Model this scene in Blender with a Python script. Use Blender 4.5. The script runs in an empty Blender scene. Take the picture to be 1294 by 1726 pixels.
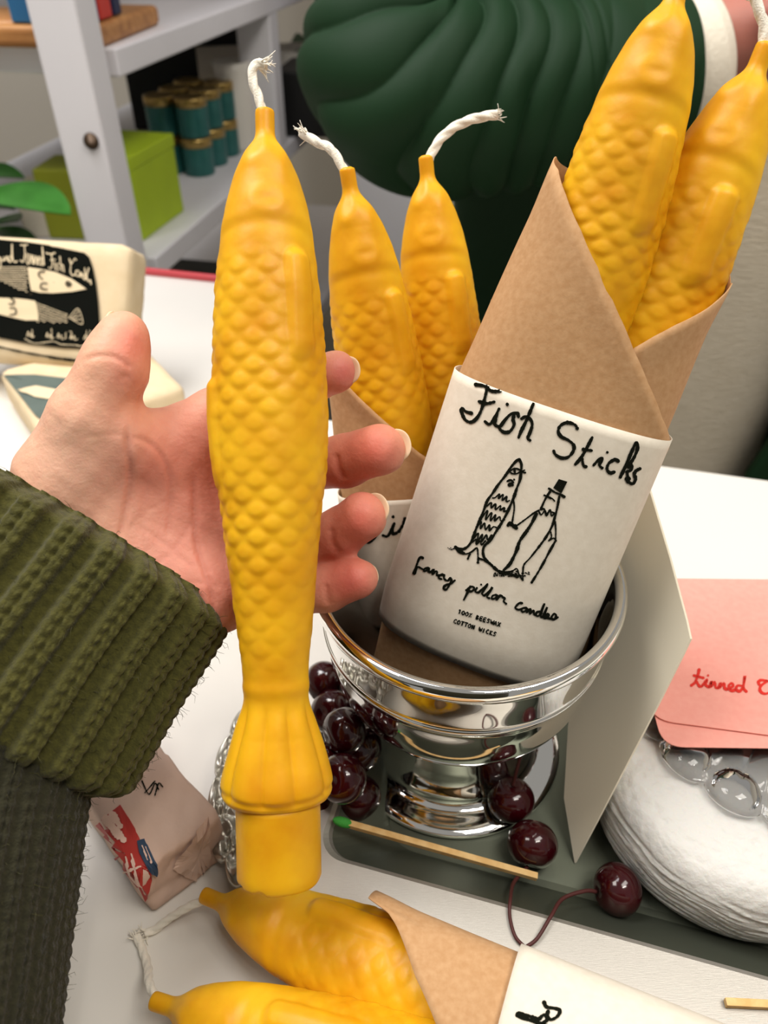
import bpy, bmesh, math, random
import numpy as np
from mathutils import Vector, Matrix
from mathutils.bvhtree import BVHTree

C = bpy.context.scene.collection
random.seed(7)
rng = np.random.default_rng(7)

# ------------------------------------------------------------------ camera, world, lights, exposure
FPX, CU, CV = 1300.0, 647.0, 863.0          # focal length and centre for a 1294 x 1726 frame
TH = math.radians(39.5)                     # downward pitch
CZ = 1.255                                  # camera height (table top is 0.900)
ST, CT = math.sin(TH), math.cos(TH)
cam_d = bpy.data.cameras.new('camera')
cam = bpy.data.objects.new('camera', cam_d)
C.objects.link(cam)
cam.location = (0, 0, CZ)
cam.rotation_euler = (math.pi / 2 - TH, 0, 0)
cam_d.sensor_width = 36.0
cam_d.sensor_fit = 'AUTO'
cam_d.lens = 36.0 * FPX / 1726.0
cam_d.clip_start = 0.02
cam_d.dof.use_dof = True
cam_d.dof.focus_distance = 0.292
cam_d.dof.aperture_fstop = 11.0
sc = bpy.context.scene
sc.camera = cam
sc.view_settings.view_transform = 'Standard'
sc.view_settings.look = 'None'
sc.view_settings.gamma = 1.0
sc.view_settings.use_curve_mapping = False
sc.view_settings.exposure = 0.0
sc.cycles.use_denoising = True
sc.cycles.max_bounces = 10
sc.cycles.transparent_max_bounces = 12
sc.cycles.caustics_reflective = False
sc.cycles.caustics_refractive = False

W = bpy.data.worlds.new('shop_light')
sc.world = W
W.use_nodes = True
bg = W.node_tree.nodes['Background']
bg.inputs[0].default_value = (1.0, 0.965, 0.91, 1)
bg.inputs[1].default_value = 0.30


def area(name, loc, target, sx, sy, power, col=(1, 1, 1)):
    l = bpy.data.lights.new(name, 'AREA')
    l.shape = 'RECTANGLE'
    l.size, l.size_y, l.energy, l.color = sx, sy, power, col
    o = bpy.data.objects.new(name, l)
    C.objects.link(o)
    o.location = loc
    o.rotation_euler = (Vector(target) - Vector(loc)).to_track_quat('-Z', 'Y').to_euler()
    return o


area('ceiling_light', (-0.85, 0.55, 2.75), (0.0, 0.3, 0.9), 1.3, 0.6, 27, (1.0, 0.95, 0.88))
area('ceiling_light.001', (0.75, 0.1, 2.75), (0.3, 0.7, 0.8), 1.2, 0.5, 17, (1.0, 0.95, 0.88))
area('ceiling_light.002', (-0.7, 0.95, 2.75), (-0.3, 1.6, 0.6), 1.4, 0.6, 22, (0.97, 0.97, 1.0))
for k in range(4):
    area('track_spot' + ('.%03d' % k if k else ''), (0.30 + 0.16 * k, -0.35 + 0.05 * k, 2.5), (0.1, 0.2, 0.9), 0.07, 0.07, 1.6, (1.0, 0.93, 0.84))


# ------------------------------------------------------------------ coordinates
def camv(u, v, d):
    return np.array([(u - CU) / FPX * d, (CV - v) / FPX * d, d])


def c2w(p):
    p = np.asarray(p, float)
    x, up, d = p[..., 0], p[..., 1], p[..., 2]
    return np.stack([x, up * ST + d * CT, CZ + up * CT - d * ST], -1)


def P(u, v, d):
    return c2w(camv(u, v, d))


def GZ(u, v, z):
    """point of the horizontal plane at world height z seen at pixel u, v"""
    r = (CV - v) / FPX
    k = r * CT - ST
    d = (z - CZ) / k
    return P(u, v, d)


def ray(u, v):
    return Vector(P(u, v, 1.0)) - cam.location


def nrm(a):
    a = np.asarray(a, float)
    return a / (np.linalg.norm(a) + 1e-12)


def lin(h):
    h = h.lstrip('#')
    o = []
    for i in (0, 2, 4):
        c = int(h[i:i + 2], 16) / 255
        o.append(c / 12.92 if c <= 0.04045 else ((c + 0.055) / 1.055) ** 2.4)
    return tuple(o) + (1.0,)


# ------------------------------------------------------------------ object helpers
def tag(o, label, cat, group=None, kind=None):
    o['label'] = label
    o['category'] = cat
    if group:
        o['group'] = group
    if kind:
        o['kind'] = kind
    return o


def empty(name, loc, label, cat, group=None):
    o = bpy.data.objects.new(name, None)
    C.objects.link(o)
    o.location = Vector(loc)
    o.empty_display_size = 0.02
    tag(o, label, cat, group)
    bpy.context.view_layer.update()
    return o


def obj(name, V, F, mat, parent=None, smooth=True, local=False):
    """one mesh object; V in world coordinates unless local"""
    V = np.asarray(V, float).reshape(-1, 3)
    me = bpy.data.meshes.new(name)
    if parent is not None and not local:
        m = np.array(parent.matrix_world.inverted())
        V = V @ m[:3, :3].T + m[:3, 3]
    me.from_pydata(V.tolist(), [], [tuple(int(i) for i in f) for f in F])
    me.validate()
    me.update()
    if smooth:
        me.polygons.foreach_set('use_smooth', [True] * len(me.polygons))
    o = bpy.data.objects.new(name, me)
    C.objects.link(o)
    if mat:
        me.materials.append(mat)
    if parent is not None:
        o.parent = parent
    bpy.context.view_layer.update()
    return o


def struct(name, V, F, mat, smooth=False):
    o = obj(name, V, F, mat, smooth=smooth)
    o['kind'] = 'structure'
    return o


def grid_faces(n, m, wrap=True, off=0, flip=False):
    F = []
    mm = m if wrap else m - 1
    for i in range(n - 1):
        for j in range(mm):
            a, b = off + i * m + j, off + i * m + (j + 1) % m
            c, d = off + (i + 1) * m + (j + 1) % m, off + (i + 1) * m + j
            F.append((a, d, c, b) if flip else (a, b, c, d))
    return F


def tube(V, cap0=True, cap1=True):
    """V[n, m, 3] rings -> vertices, faces"""
    n, m = V.shape[:2]
    vs = V.reshape(-1, 3)
    F = grid_faces(n, m)
    ex = []
    if cap0:
        ex.append(V[0].mean(0))
        k = n * m + len(ex) - 1
        F += [(k, (j + 1) % m, j) for j in range(m)]
    if cap1:
        ex.append(V[-1].mean(0))
        k = n * m + len(ex) - 1
        o = (n - 1) * m
        F += [(k, o + j, o + (j + 1) % m) for j in range(m)]
    if ex:
        vs = np.vstack([vs, np.array(ex)])
    return vs, F


class MB:
    """collects shapes into one mesh"""
    def __init__(s):
        s.v, s.f, s.n = [], [], 0

    def add(s, V, F):
        V = np.asarray(V, float).reshape(-1, 3)
        s.v.append(V)
        s.f += [tuple(i + s.n for i in f) for f in F]
        s.n += len(V)
        return s

    def build(s, name, mat, parent=None, smooth=True):
        return obj(name, np.vstack(s.v), s.f, mat, parent, smooth)


def spline(pts, step=None, n=None):
    """Catmull-Rom through points (any dimension)"""
    p = np.asarray(pts, float)
    if len(p) == 2:
        k = n or max(2, int(np.linalg.norm(p[1] - p[0]) / step) + 1)
        t = np.linspace(0, 1, k)[:, None]
        return p[0] * (1 - t) + p[1] * t
    q = np.vstack([2 * p[0] - p[1], p, 2 * p[-1] - p[-2]])
    out = []
    for i in range(1, len(q) - 2):
        L = np.linalg.norm(q[i + 1] - q[i])
        k = max(2, int(L / step)) if step else max(2, int(n / (len(p) - 1)))
        t = np.linspace(0, 1, k, endpoint=False)[:, None]
        a, b, c, d = q[i - 1], q[i], q[i + 1], q[i + 2]
        out.append(0.5 * (2 * b + (c - a) * t + (2 * a - 5 * b + 4 * c - d) * t * t + (3 * b - a - 3 * c + d) * t ** 3))
    out.append(p[-1][None])
    return np.vstack(out)


def frames(path, ref=(0, 0, 1)):
    T = np.gradient(path, axis=0)
    T /= np.linalg.norm(T, axis=1)[:, None] + 1e-12
    ref = np.asarray(ref, float)
    a = ref - T[0] * (ref @ T[0])
    if np.linalg.norm(a) < 1e-3:
        ref = np.array([1.0, 0.2, 0.1])
        a = ref - T[0] * (ref @ T[0])
    A = [nrm(a)]
    for i in range(1, len(path)):
        a = A[-1] - T[i] * (A[-1] @ T[i])
        A.append(nrm(a))
    A = np.array(A)
    return T, A, np.cross(T, A)


def sweep(path, ra, rb=None, m=16, ref=(0, 0, 1)):
    path = np.asarray(path, float)
    n = len(path)
    ra = np.broadcast_to(np.asarray(ra, float), (n,))
    rb = ra if rb is None else np.broadcast_to(np.asarray(rb, float), (n,))
    T, A, B = frames(path, ref)
    ph = np.linspace(0, 2 * np.pi, m, endpoint=False)
    return path[:, None] + A[:, None] * (np.cos(ph)[None, :, None] * ra[:, None, None]) + B[:, None] * (np.sin(ph)[None, :, None] * rb[:, None, None])


def lathe(prof, m=96, center=(0, 0, 0)):
    prof = np.asarray(prof, float)
    ph = np.linspace(0, 2 * np.pi, m, endpoint=False)
    V = np.stack([prof[:, 0, None] * np.cos(ph), prof[:, 0, None] * np.sin(ph), np.repeat(prof[:, 1, None], m, 1)], -1)
    return V + np.asarray(center)


def box(c, ax, ay, az):
    """box from centre and three half-axis vectors"""
    c, ax, ay, az = [np.asarray(t, float) for t in (c, ax, ay, az)]
    V = [c + i * ax + j * ay + k * az for i in (-1, 1) for j in (-1, 1) for k in (-1, 1)]
    F = [(0, 1, 3, 2), (4, 6, 7, 5), (0, 4, 5, 1), (2, 3, 7, 6), (0, 2, 6, 4), (1, 5, 7, 3)]
    return np.array(V), F


def boxr(lo, hi):
    lo, hi = np.asarray(lo, float), np.asarray(hi, float)
    c, h = (lo + hi) / 2, (hi - lo) / 2
    return box(c, (h[0], 0, 0), (0, h[1], 0), (0, 0, h[2]))


def bevel(o, w, seg=3):
    m = o.modifiers.new('bevel', 'BEVEL')
    m.width, m.segments, m.limit_method = w, seg, 'ANGLE'
    m.angle_limit = math.radians(40)
    return o


def sphere_grid(c, r, n=20, m=28):
    th = np.linspace(0.001, np.pi - 0.001, n)
    prof = np.stack([np.sin(th), np.cos(th)], -1)
    V = lathe(prof, m)
    return V * np.asarray(r) + np.asarray(c)


def noise3(p, seed=0, oct=3):
    """cheap smooth pseudo noise from sines"""
    r = np.random.default_rng(seed)
    out = 0
    a = 1.0
    for o in range(oct):
        for k in range(4):
            w = r.normal(size=3) * (2.0 ** o)
            out = out + a * np.sin(p @ w + r.uniform(0, 6.28)) / 4
        a *= 0.5
    return out


def sstep(a, b, x):
    t = np.clip((x - a) / (b - a), 0, 1)
    return t * t * (3 - 2 * t)


# ------------------------------------------------------------------ signed distance meshes
def cap_sdf(G, a, b, ra, rb):
    a, b = np.asarray(a, np.float32), np.asarray(b, np.float32)
    ba = b - a
    pa = G - a
    t = np.clip((pa @ ba) / (ba @ ba + 1e-12), 0, 1)
    q = pa - t[..., None] * ba
    return np.sqrt((q * q).sum(-1)) - (ra + t * (rb - ra))


def smin(a, b, k):
    h = np.maximum(k - np.abs(a - b), 0) / k
    return np.minimum(a, b) - h * h * k * 0.25


def surface_nets(F, o, h):
    acc = np.zeros(tuple(s - 1 for s in F.shape) + (3,), np.float32)
    cnt = np.zeros(tuple(s - 1 for s in F.shape), np.float32)
    crs = []
    for ax in range(3):
        a, b = [slice(None)] * 3, [slice(None)] * 3
        a[ax], b[ax] = slice(0, -1), slice(1, None)
        F0, F1 = F[tuple(a)], F[tuple(b)]
        cr = (F0 < 0) != (F1 < 0)
        t = np.where(cr, F0 / np.where(cr, F0 - F1, 1), 0)
        crs.append((cr, F0 < 0))
        o1, o2 = [i for i in range(3) if i != ax]
        for d1 in (0, 1):
            for d2 in (0, 1):
                sl = [slice(None)] * 3
                sl[o1] = slice(d1, d1 + F.shape[o1] - 1)
                sl[o2] = slice(d2, d2 + F.shape[o2] - 1)
                c, tt = cr[tuple(sl)], t[tuple(sl)]
                acc[..., ax] += tt * c
                acc[..., o1] += d1 * c
                acc[..., o2] += d2 * c
                cnt += c
    act = cnt > 0
    idx = -np.ones(act.shape, int)
    idx[act] = np.arange(act.sum())
    ijk = np.argwhere(act)
    V = (ijk + acc[act] / cnt[act][:, None]) * h + np.asarray(o)
    faces = []
    for ax in range(3):
        cr, ins = crs[ax]
        o1, o2 = [(1, 2), (2, 0), (0, 1)][ax]
        e = np.argwhere(cr)
        e = e[(e[:, o1] > 0) & (e[:, o2] > 0) & (e[:, o1] < F.shape[o1] - 1) & (e[:, o2] < F.shape[o2] - 1)]
        inn = ins[tuple(e.T)]

        def cell(s1, s2):
            q = e.copy()
            q[:, o1] -= s1
            q[:, o2] -= s2
            return idx[tuple(q.T)]
        A, B, Cc, D = cell(1, 1), cell(0, 1), cell(0, 0), cell(1, 0)
        Q = np.stack([A, B, Cc, D], 1)
        Q[~inn] = Q[~inn][:, ::-1]
        faces.append(Q)
    return V, np.vstack(faces)


def grid(lo, hi, h):
    lo = np.asarray(lo, float)
    n = np.ceil((np.asarray(hi) - lo) / h).astype(int) + 1
    ax = [lo[i] + h * np.arange(n[i]) for i in range(3)]
    return np.stack(np.meshgrid(*ax, indexing='ij'), -1).astype(np.float32)


# ------------------------------------------------------------------ materials
MAT = {}


def mat(name, col, rough=0.5, metal=0.0, bump=0.0, bscale=200.0, var=0.0, vscale=20.0, sss=0.0, sssr=(1, 0.4, 0.2), ssss=0.004,
        trans=0.0, ior=1.45, spec=0.5, sheen=0.0, coat=0.0, col2=None, stretch=None, detail=4.0, bdist=0.0006):
    if name in MAT:
        return MAT[name]
    m = bpy.data.materials.new(name)
    MAT[name] = m
    m.use_nodes = True
    nt = m.node_tree
    b = nt.nodes['Principled BSDF']
    if isinstance(col, str):
        col = lin(col)
    if isinstance(col2, str):
        col2 = lin(col2)
    b.inputs['Base Color'].default_value = col
    b.inputs['Roughness'].default_value = rough
    b.inputs['Metallic'].default_value = metal
    b.inputs['IOR'].default_value = ior
    b.inputs['Specular IOR Level'].default_value = spec
    b.inputs['Transmission Weight'].default_value = trans
    b.inputs['Sheen Weight'].default_value = sheen
    b.inputs['Coat Weight'].default_value = coat
    if sss:
        b.inputs['Subsurface Weight'].default_value = sss
        b.inputs['Subsurface Radius'].default_value = sssr
        b.inputs['Subsurface Scale'].default_value = ssss
    tc = nt.nodes.new('ShaderNodeTexCoord')
    mp = nt.nodes.new('ShaderNodeMapping')
    nt.links.new(tc.outputs['Object'], mp.inputs[0])
    if stretch:
        mp.inputs['Scale'].default_value = stretch
    if var or col2:
        n = nt.nodes.new('ShaderNodeTexNoise')
        n.inputs['Scale'].default_value = vscale
        n.inputs['Detail'].default_value = detail
        nt.links.new(mp.outputs[0], n.inputs['Vector'])
        r = nt.nodes.new('ShaderNodeValToRGB')
        r.color_ramp.elements[0].position = 0.32
        r.color_ramp.elements[1].position = 0.68
        c2 = col2 if col2 else tuple(min(1, c * (1 + var)) for c in col[:3]) + (1,)
        c1 = col if col2 else tuple(c * (1 - var) for c in col[:3]) + (1,)
        r.color_ramp.elements[0].color = c1
        r.color_ramp.elements[1].color = c2
        nt.links.new(n.outputs[0], r.inputs[0])
        nt.links.new(r.outputs[0], b.inputs['Base Color'])
    if bump:
        n2 = nt.nodes.new('ShaderNodeTexNoise')
        n2.inputs['Scale'].default_value = bscale
        n2.inputs['Detail'].default_value = 5.0
        nt.links.new(mp.outputs[0], n2.inputs['Vector'])
        bp = nt.nodes.new('ShaderNodeBump')
        bp.inputs['Strength'].default_value = bump
        bp.inputs['Distance'].default_value = bdist
        nt.links.new(n2.outputs[0], bp.inputs['Height'])
        nt.links.new(bp.outputs[0], b.inputs['Normal'])
    return m


def vcol_mat(name, rough=0.5, sss=0.3, ssss=0.003, sssr=(1, 0.35, 0.2), bump=0.2, bscale=600, spec=0.4, bdist=0.0004):
    """principled whose base colour is the mesh's own 'tint' attribute"""
    m = mat(name, (0.8, 0.8, 0.8, 1), rough, sss=sss, ssss=ssss, sssr=sssr, bump=bump, bscale=bscale, spec=spec, bdist=bdist)
    nt = m.node_tree
    a = nt.nodes.new('ShaderNodeAttribute')
    a.attribute_name = 'tint'
    nt.links.new(a.outputs['Color'], nt.nodes['Principled BSDF'].inputs['Base Color'])
    return m


def tint(o, cols):
    at = o.data.color_attributes.new('tint', 'FLOAT_COLOR', 'POINT')
    c = np.ones((len(o.data.vertices), 4), np.float32)
    c[:, :3] = cols
    at.data.foreach_set('color', c.ravel())


M_wax = mat('beeswax', '#e6aa13', 0.42, sss=0.45, sssr=(1.0, 0.55, 0.06), ssss=0.0045, col2='#ecb61c', vscale=38, bump=0.18, bscale=260, spec=0.32)
M_wax.node_tree.nodes['Color Ramp'].color_ramp.elements[0].color = lin('#d6930d')
M_wick = mat('cotton_wick', '#efe8d8', 0.9, bump=0.6, bscale=1500, sheen=0.3)
M_kraft = mat('kraft_paper', '#b68b5f', 0.85, col2='#c2996e', vscale=420, bump=0.35, bscale=500, detail=8, bdist=0.0003)
M_label = mat('label_paper', '#ded4c2', 0.8, col2='#e5dccb', vscale=300, bump=0.2, bscale=900, bdist=0.0002)
M_ink = mat('black_ink', '#12140c', 0.9, spec=0.1)
M_redink = mat('red_ink', '#d8281a', 0.7)
M_silver = mat('polished_silver', (0.86, 0.85, 0.82, 1), 0.045, metal=1.0)
M_table = mat('white_laminate', '#e0dcd4', 0.38, col2='#e4e0d8', vscale=3)
M_white = mat('white_paint', '#cfccc7', 0.5, var=0.03, vscale=6)
# ------------------------------------------------------------------ fish candles
CK = 0.275 / 1300.0
CL = 1295 * CK
_prof = np.array([(185, 9), (186, 14), (190, 16), (226, 16), (236, 18), (246, 25), (256, 33), (268, 41), (300, 54), (350, 68), (400, 77), (450, 82),
                  (500, 87), (550, 90), (600, 93), (650, 95), (700, 95.5), (750, 94), (800, 90), (850, 84), (900, 79.5), (950, 74.5), (1000, 69.5),
                  (1050, 64), (1100, 58), (1140, 54), (1165, 53.5), (1185, 56), (1205, 62), (1230, 70), (1260, 79), (1290, 88), (1308, 92), (1322, 93),
                  (1334, 91), (1342, 86), (1345, 74), (1345.5, 40)], float)


def candle_grid(ny=330, mphi=200):
    ys = np.concatenate([np.linspace(185, 1335, ny), np.linspace(1336, 1345.5, 9)])
    hw = np.interp(ys, _prof[:, 0], _prof[:, 1])
    ker = np.ones(5) / 5
    body = slice(12, -14)
    hs = np.convolve(hw, ker, 'same')
    hw[body] = hs[body]
    ph = np.linspace(-np.pi, np.pi, mphi, endpoint=False)      # 0 = front
    Y, PH = np.meshgrid(ys, ph, indexing='ij')
    HW = hw[:, None] * np.ones_like(PH)
    thick = np.interp(ys, [185, 240, 300, 420, 700, 1000, 1160, 1230, 1345], [1, 1, .86, .8, .8, .82, .84, .78, .82])[:, None]
    S = PH * HW * 0.94                                         # arc length in px
    D = np.zeros_like(HW)
    # scales: staggered lattice of rounded lobes
    cw, chh = 47.0, 46.0
    best = np.zeros_like(HW)
    for par in (0, 1):
        u = S / cw + 0.5 * par
        w = (Y - 415) / chh + 0.5 * par
        for dv in (0, 1):
            cu, cv = np.round(u), np.floor(w) + dv
            a, b = (u - cu) * 2, (w - cv) * 2
            r = np.sqrt((a / 0.90) ** 2 + np.where(b > 0, (b / 0.72) ** 2, (b / 0.85) ** 2))
            h = sstep(1.0, 0.30, r) * (0.45 + 0.55 * sstep(-1.0, 0.6, b))
            best = np.maximum(best, h)
    fade = sstep(405, 470, Y) * sstep(1150, 1080, Y)
    fade *= 1 - 0.55 * sstep(850, 1100, Y)
    D += 3.1 * best * fade * (0.75 + 0.6 * noise3(np.stack([np.sin(PH) * 2, np.cos(PH) * 2, Y / 90], -1), 77, 2))
    # head: eye ring, cheek bumps, gill arc, folds near the neck
    def bump(p0, y0, rs, ry, amp):
        return amp * np.exp(-(((PH - p0) * HW * 0.94 / rs) ** 2 + ((Y - y0) / ry) ** 2))
    D += bump(-0.5, 282, 17, 15, 4.5) + bump(0.5, 285, 14, 28, 3.0) + bump(-0.05, 352, 30, 16, 3)
    D -= bump(0.02, 352, 17, 9, 2.6)
    rr = np.sqrt(((PH - 0.02) * HW / 25) ** 2 + ((Y - 352) / 22) ** 2)
    D += 0.7 * np.exp(-((rr - 1) / 0.35) ** 2)
    gy = 400 - 14 * np.cos(PH * 1.1)
    D -= 1.9 * np.exp(-((Y - gy - 6) / 12) ** 2) * sstep(1.5, 0.9, np.abs(PH))
    D += 1.4 * np.exp(-((Y - gy + 14) / 14) ** 2) * sstep(1.8, 1.2, np.abs(PH))
    D += 1.1 * np.cos(7 * PH) * np.exp(-((Y - 262) / 22) ** 2)
    # fins
    def fin(p0, y0, y1, wpx, amp):
        s = (PH - p0) * HW * 0.94
        e = sstep(1.05, 0.45, np.sqrt((s / wpx) ** 2 + np.where(Y < y0 + 22, ((Y - y0 - 22) / 34) ** 2, 0))) * sstep(y0 - 12, y0 + 14, Y) * sstep(y1 + 12, y1 - 26, Y)
        return amp * e * (0.93 + 0.07 * np.cos(s / wpx * 6)) * (0.75 + 0.25 * sstep(y1, y0 + 40, Y)), e
    for p0, y0, y1, wpx, amp in ((0.64, 432, 606, 27, 10.5), (-1.36, 636, 815, 28, 9.5), (2.5, 432, 600, 25, 9), (-2.5, 640, 810, 25, 9)):
        h, e = fin(p0, y0, y1, wpx, amp)
        D = D * (1 - 0.85 * e) + h
    # tail fan ridges
    tf = sstep(1168, 1215, Y) * sstep(1345, 1318, Y)
    D += tf * 8.0 * (np.abs(np.cos(PH * 4.6 + 0.25 * np.sin(PH * 3))) ** 0.6 - 0.6)
    D += 2.2 * np.exp(-((Y - 1150) / 12) ** 2)
    D -= 3.0 * np.exp(-((Y - 1326 - 5 * np.cos(PH * 2)) / 5) ** 2)
    # hand-poured unevenness
    q = np.stack([np.sin(PH) * 1.4, np.cos(PH) * 1.4, Y / 130], -1)
    D += 1.5 * noise3(q, 3, 2) * sstep(240, 300, Y)
    q2 = np.stack([np.sin(PH) * 4, np.cos(PH) * 4, Y / 30], -1)
    D += 0.8 * noise3(q2, 9, 2) * sstep(255, 420, Y)
    D *= (Y < 1340)
    R = HW + D
    X = R * np.sin(PH)
    Yy = -(HW * thick + D) * np.cos(PH)
    V = np.stack([X * CK, Yy * CK, (1480 - Y) * CK], -1)
    return V


_CV = candle_grid()


def _bend(V, k):
    """slight lateral sag of a hand-made candle"""
    V = V.copy()
    t = V[..., 2] / CL
    V[..., 0] += k * (t - 0.5) ** 2
    return V


def plug_grid():
    ys = np.array([1338, 1352, 1380, 1420, 1460, 1474, 1479, 1481, 1481.5], float)
    r = np.array([71, 71.5, 71.5, 71.5, 71.5, 71.5, 69.5, 66, 40])
    ph = np.linspace(0, 2 * np.pi, 64, endpoint=False)
    V = np.stack([r[:, None] * np.cos(ph), r[:, None] * np.sin(ph) * 0.97, np.repeat((1480 - ys)[:, None], 64, 1)], -1)
    q = np.stack([np.cos(ph) * 2, np.sin(ph) * 2, ph * 0], -1)
    V[5:, :, 2] += 3.0 * noise3(q * 2, 5, 2)
    chip = np.maximum(0, np.sin(ph * 9 + 1)) * sstep(0.9, 0.3, np.abs(np.mod(ph - 4.05 + np.pi, 2 * np.pi) - np.pi))
    V[5:, :, 2] += 6 * chip
    return V * CK


def wick_mesh(path, r=0.0017, fray=True, parent=None):
    path = spline(path, step=0.0006)
    T, A, B = frames(path)
    s = np.concatenate([[0], np.cumsum(np.linalg.norm(np.diff(path, axis=0), axis=1))])
    ph = np.linspace(0, 2 * np.pi, 18, endpoint=False)
    rr = r * (0.80 + 0.30 * np.abs(np.cos(1.5 * (ph[None] - s[:, None] / r * 0.55))))
    V = path[:, None] + A[:, None] * (np.cos(ph)[None] * rr)[..., None] + B[:, None] * (np.sin(ph)[None] * rr)[..., None]
    mb = MB()
    mb.add(*tube(V))
    if fray:
        e, t = path[-1], T[-1]
        rg = np.random.default_rng(int(abs(path[0, 0]) * 1e5) + 3)
        for k in range(16):
            d = nrm(t + rg.normal(size=3) * 0.55)
            st = e - t * 0.002 + rg.normal(size=3) * r * 0.45
            mid = st + d * 0.0028 + rg.normal(size=3) * 0.0005
            en = mid + nrm(d + rg.normal(size=3) * 0.5) * rg.uniform(0.0012, 0.0036)
            mb.add(*tube(sweep(spline([st, mid, en], n=6), np.linspace(0.00035, 0.00012, len(spline([st, mid, en], n=6))), m=5)))
    return mb.build('wick', M_wick, parent)


_meshes = {}


def fish_candle(tip, bot, label, front=None, roll=0.0, group=None, scale=1.0, zs=1.0, wick=None, bend=0.0, wr=0.0017, widen=1.0):
    """tip, bot: world points of the nozzle tip and the plug's end; front: direction the belly faces (default: toward the camera)"""
    tip, bot = np.asarray(tip, float), np.asarray(bot, float)
    z = nrm(tip - bot)
    ln = CL * scale * zs
    bot = tip - z * ln
    if front is None:
        front = np.array([0, 0, CZ]) - (tip * 0.6 + bot * 0.4)
    y = -nrm(front - z * (np.asarray(front) @ z))
    x = np.cross(y, z)
    if roll:
        x, y = x * math.cos(roll) + y * math.sin(roll), y * math.cos(roll) - x * math.sin(roll)
    o = empty('fish_candle', bot, label, 'candle', group)
    M = Matrix([list(r) for r in np.column_stack([x * widen, y * widen, z])]).to_4x4()
    o.matrix_world = Matrix.Translation(Vector(bot)) @ M @ Matrix.Diagonal((scale, scale, scale * zs, 1))
    bpy.context.view_layer.update()
    V, F = tube(_bend(_CV, bend)[::-1])
    b = obj('body', V, F, M_wax, o, local=True)
    V, F = tube(plug_grid()[::-1])
    obj('plug', V, F, M_wax, o, local=True)
    if wick is not None:
        wick_mesh([tip - z * 0.004] + [np.asarray(w) for w in wick], wr, parent=o)
    return o


# ------------------------------------------------------------------ ink: strokes drawn on a surface
def ink(name, surf, strokes, ox, oy, s, w, material, parent, fills=(), wob=0.15, off=0.0003, closed=None):
    """ribbons of ink lying on the surface of object(s) surf; strokes in the coordinates of a zoomed view of the photograph"""
    surf = surf if isinstance(surf, (list, tuple)) else [surf]
    dg = bpy.context.evaluated_depsgraph_get()
    trees = []
    for ob in surf:
        me = ob.evaluated_get(dg).to_mesh()
        mw = ob.matrix_world
        trees.append(BVHTree.FromPolygons([mw @ v.co for v in me.vertices], [tuple(p.vertices) for p in me.polygons]))
    rg = np.random.default_rng(11)

    def hit(u, v):
        r = ray(u, v).normalized()
        bb = None
        for t in trees:
            p, n, i, d = t.ray_cast(cam.location, r)
            if p is not None and (bb is None or d < bb[2]):
                bb = (p, n, d)
        if bb is None:
            return None
        n = bb[1] if bb[1].dot(r) < 0 else -bb[1]
        return np.array(bb[0] + n * off)
    vs, fs = [], []

    def put(rows):
        """rows: list of lists of uv with equal length -> quads"""
        ids = []
        for row in rows:
            r = []
            for (u, v) in row:
                h = hit(u, v)
                if h is None:
                    r.append(-1)
                else:
                    vs.append(h)
                    r.append(len(vs) - 1)
            ids.append(r)
        for i in range(len(ids) - 1):
            for j in range(len(ids[i]) - 1):
                q = (ids[i][j], ids[i][j + 1], ids[i + 1][j + 1], ids[i + 1][j])
                if min(q) >= 0:
                    fs.append(q)
    for st in strokes:
        ww = w
        if isinstance(st, dict):
            ww = st['w']
            st = st['p']
        p = np.asarray(st, float) * s + np.array([ox, oy])
        if len(p) == 1:
            p = np.vstack([p - [ww * 0.1, 0], p + [ww * 0.1, 0]])
        q = spline(p, step=1.6)
        t = np.gradient(q, axis=0)
        t /= np.linalg.norm(t, axis=1)[:, None] + 1e-9
        nn = np.stack([-t[:, 1], t[:, 0]], -1)
        hw = 0.5 * ww * (1 + wob * np.sin(np.arange(len(q)) * 0.35 + rg.uniform(0, 6)) + 0.1 * rg.normal(size=len(q)))
        q = np.vstack([q[0] - t[0] * hw[0] * 0.7, q, q[-1] + t[-1] * hw[-1] * 0.7])
        nn = np.vstack([nn[:1], nn, nn[-1:]])
        hw = np.concatenate([[hw[0] * 0.45], hw, [hw[-1] * 0.45]])
        put([[tuple(a + n * h), tuple(a), tuple(a - n * h)] for a, n, h in zip(q, nn, hw)])
    for f in fills:
        p = np.asarray(f, float) * s + np.array([ox, oy])
        c = p.mean(0)
        rings = [[tuple(c + (x - c) * k) for x in np.vstack([p, p[:1]])] for k in (1.0, 0.66, 0.33, 0.02)]
        put(rings)
    if not fs:
        return None
    return obj(name, np.array(vs), fs, material, parent, smooth=False)


def dense(pts, step):
    """closed polygon resampled so that fills follow curved surfaces"""
    p = np.asarray(pts + [pts[0]], float)
    out = []
    for a, b in zip(p[:-1], p[1:]):
        k = max(1, int(np.linalg.norm(b - a) / step))
        for i in range(k):
            out.append(tuple(a + (b - a) * i / k))
    return out


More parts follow.
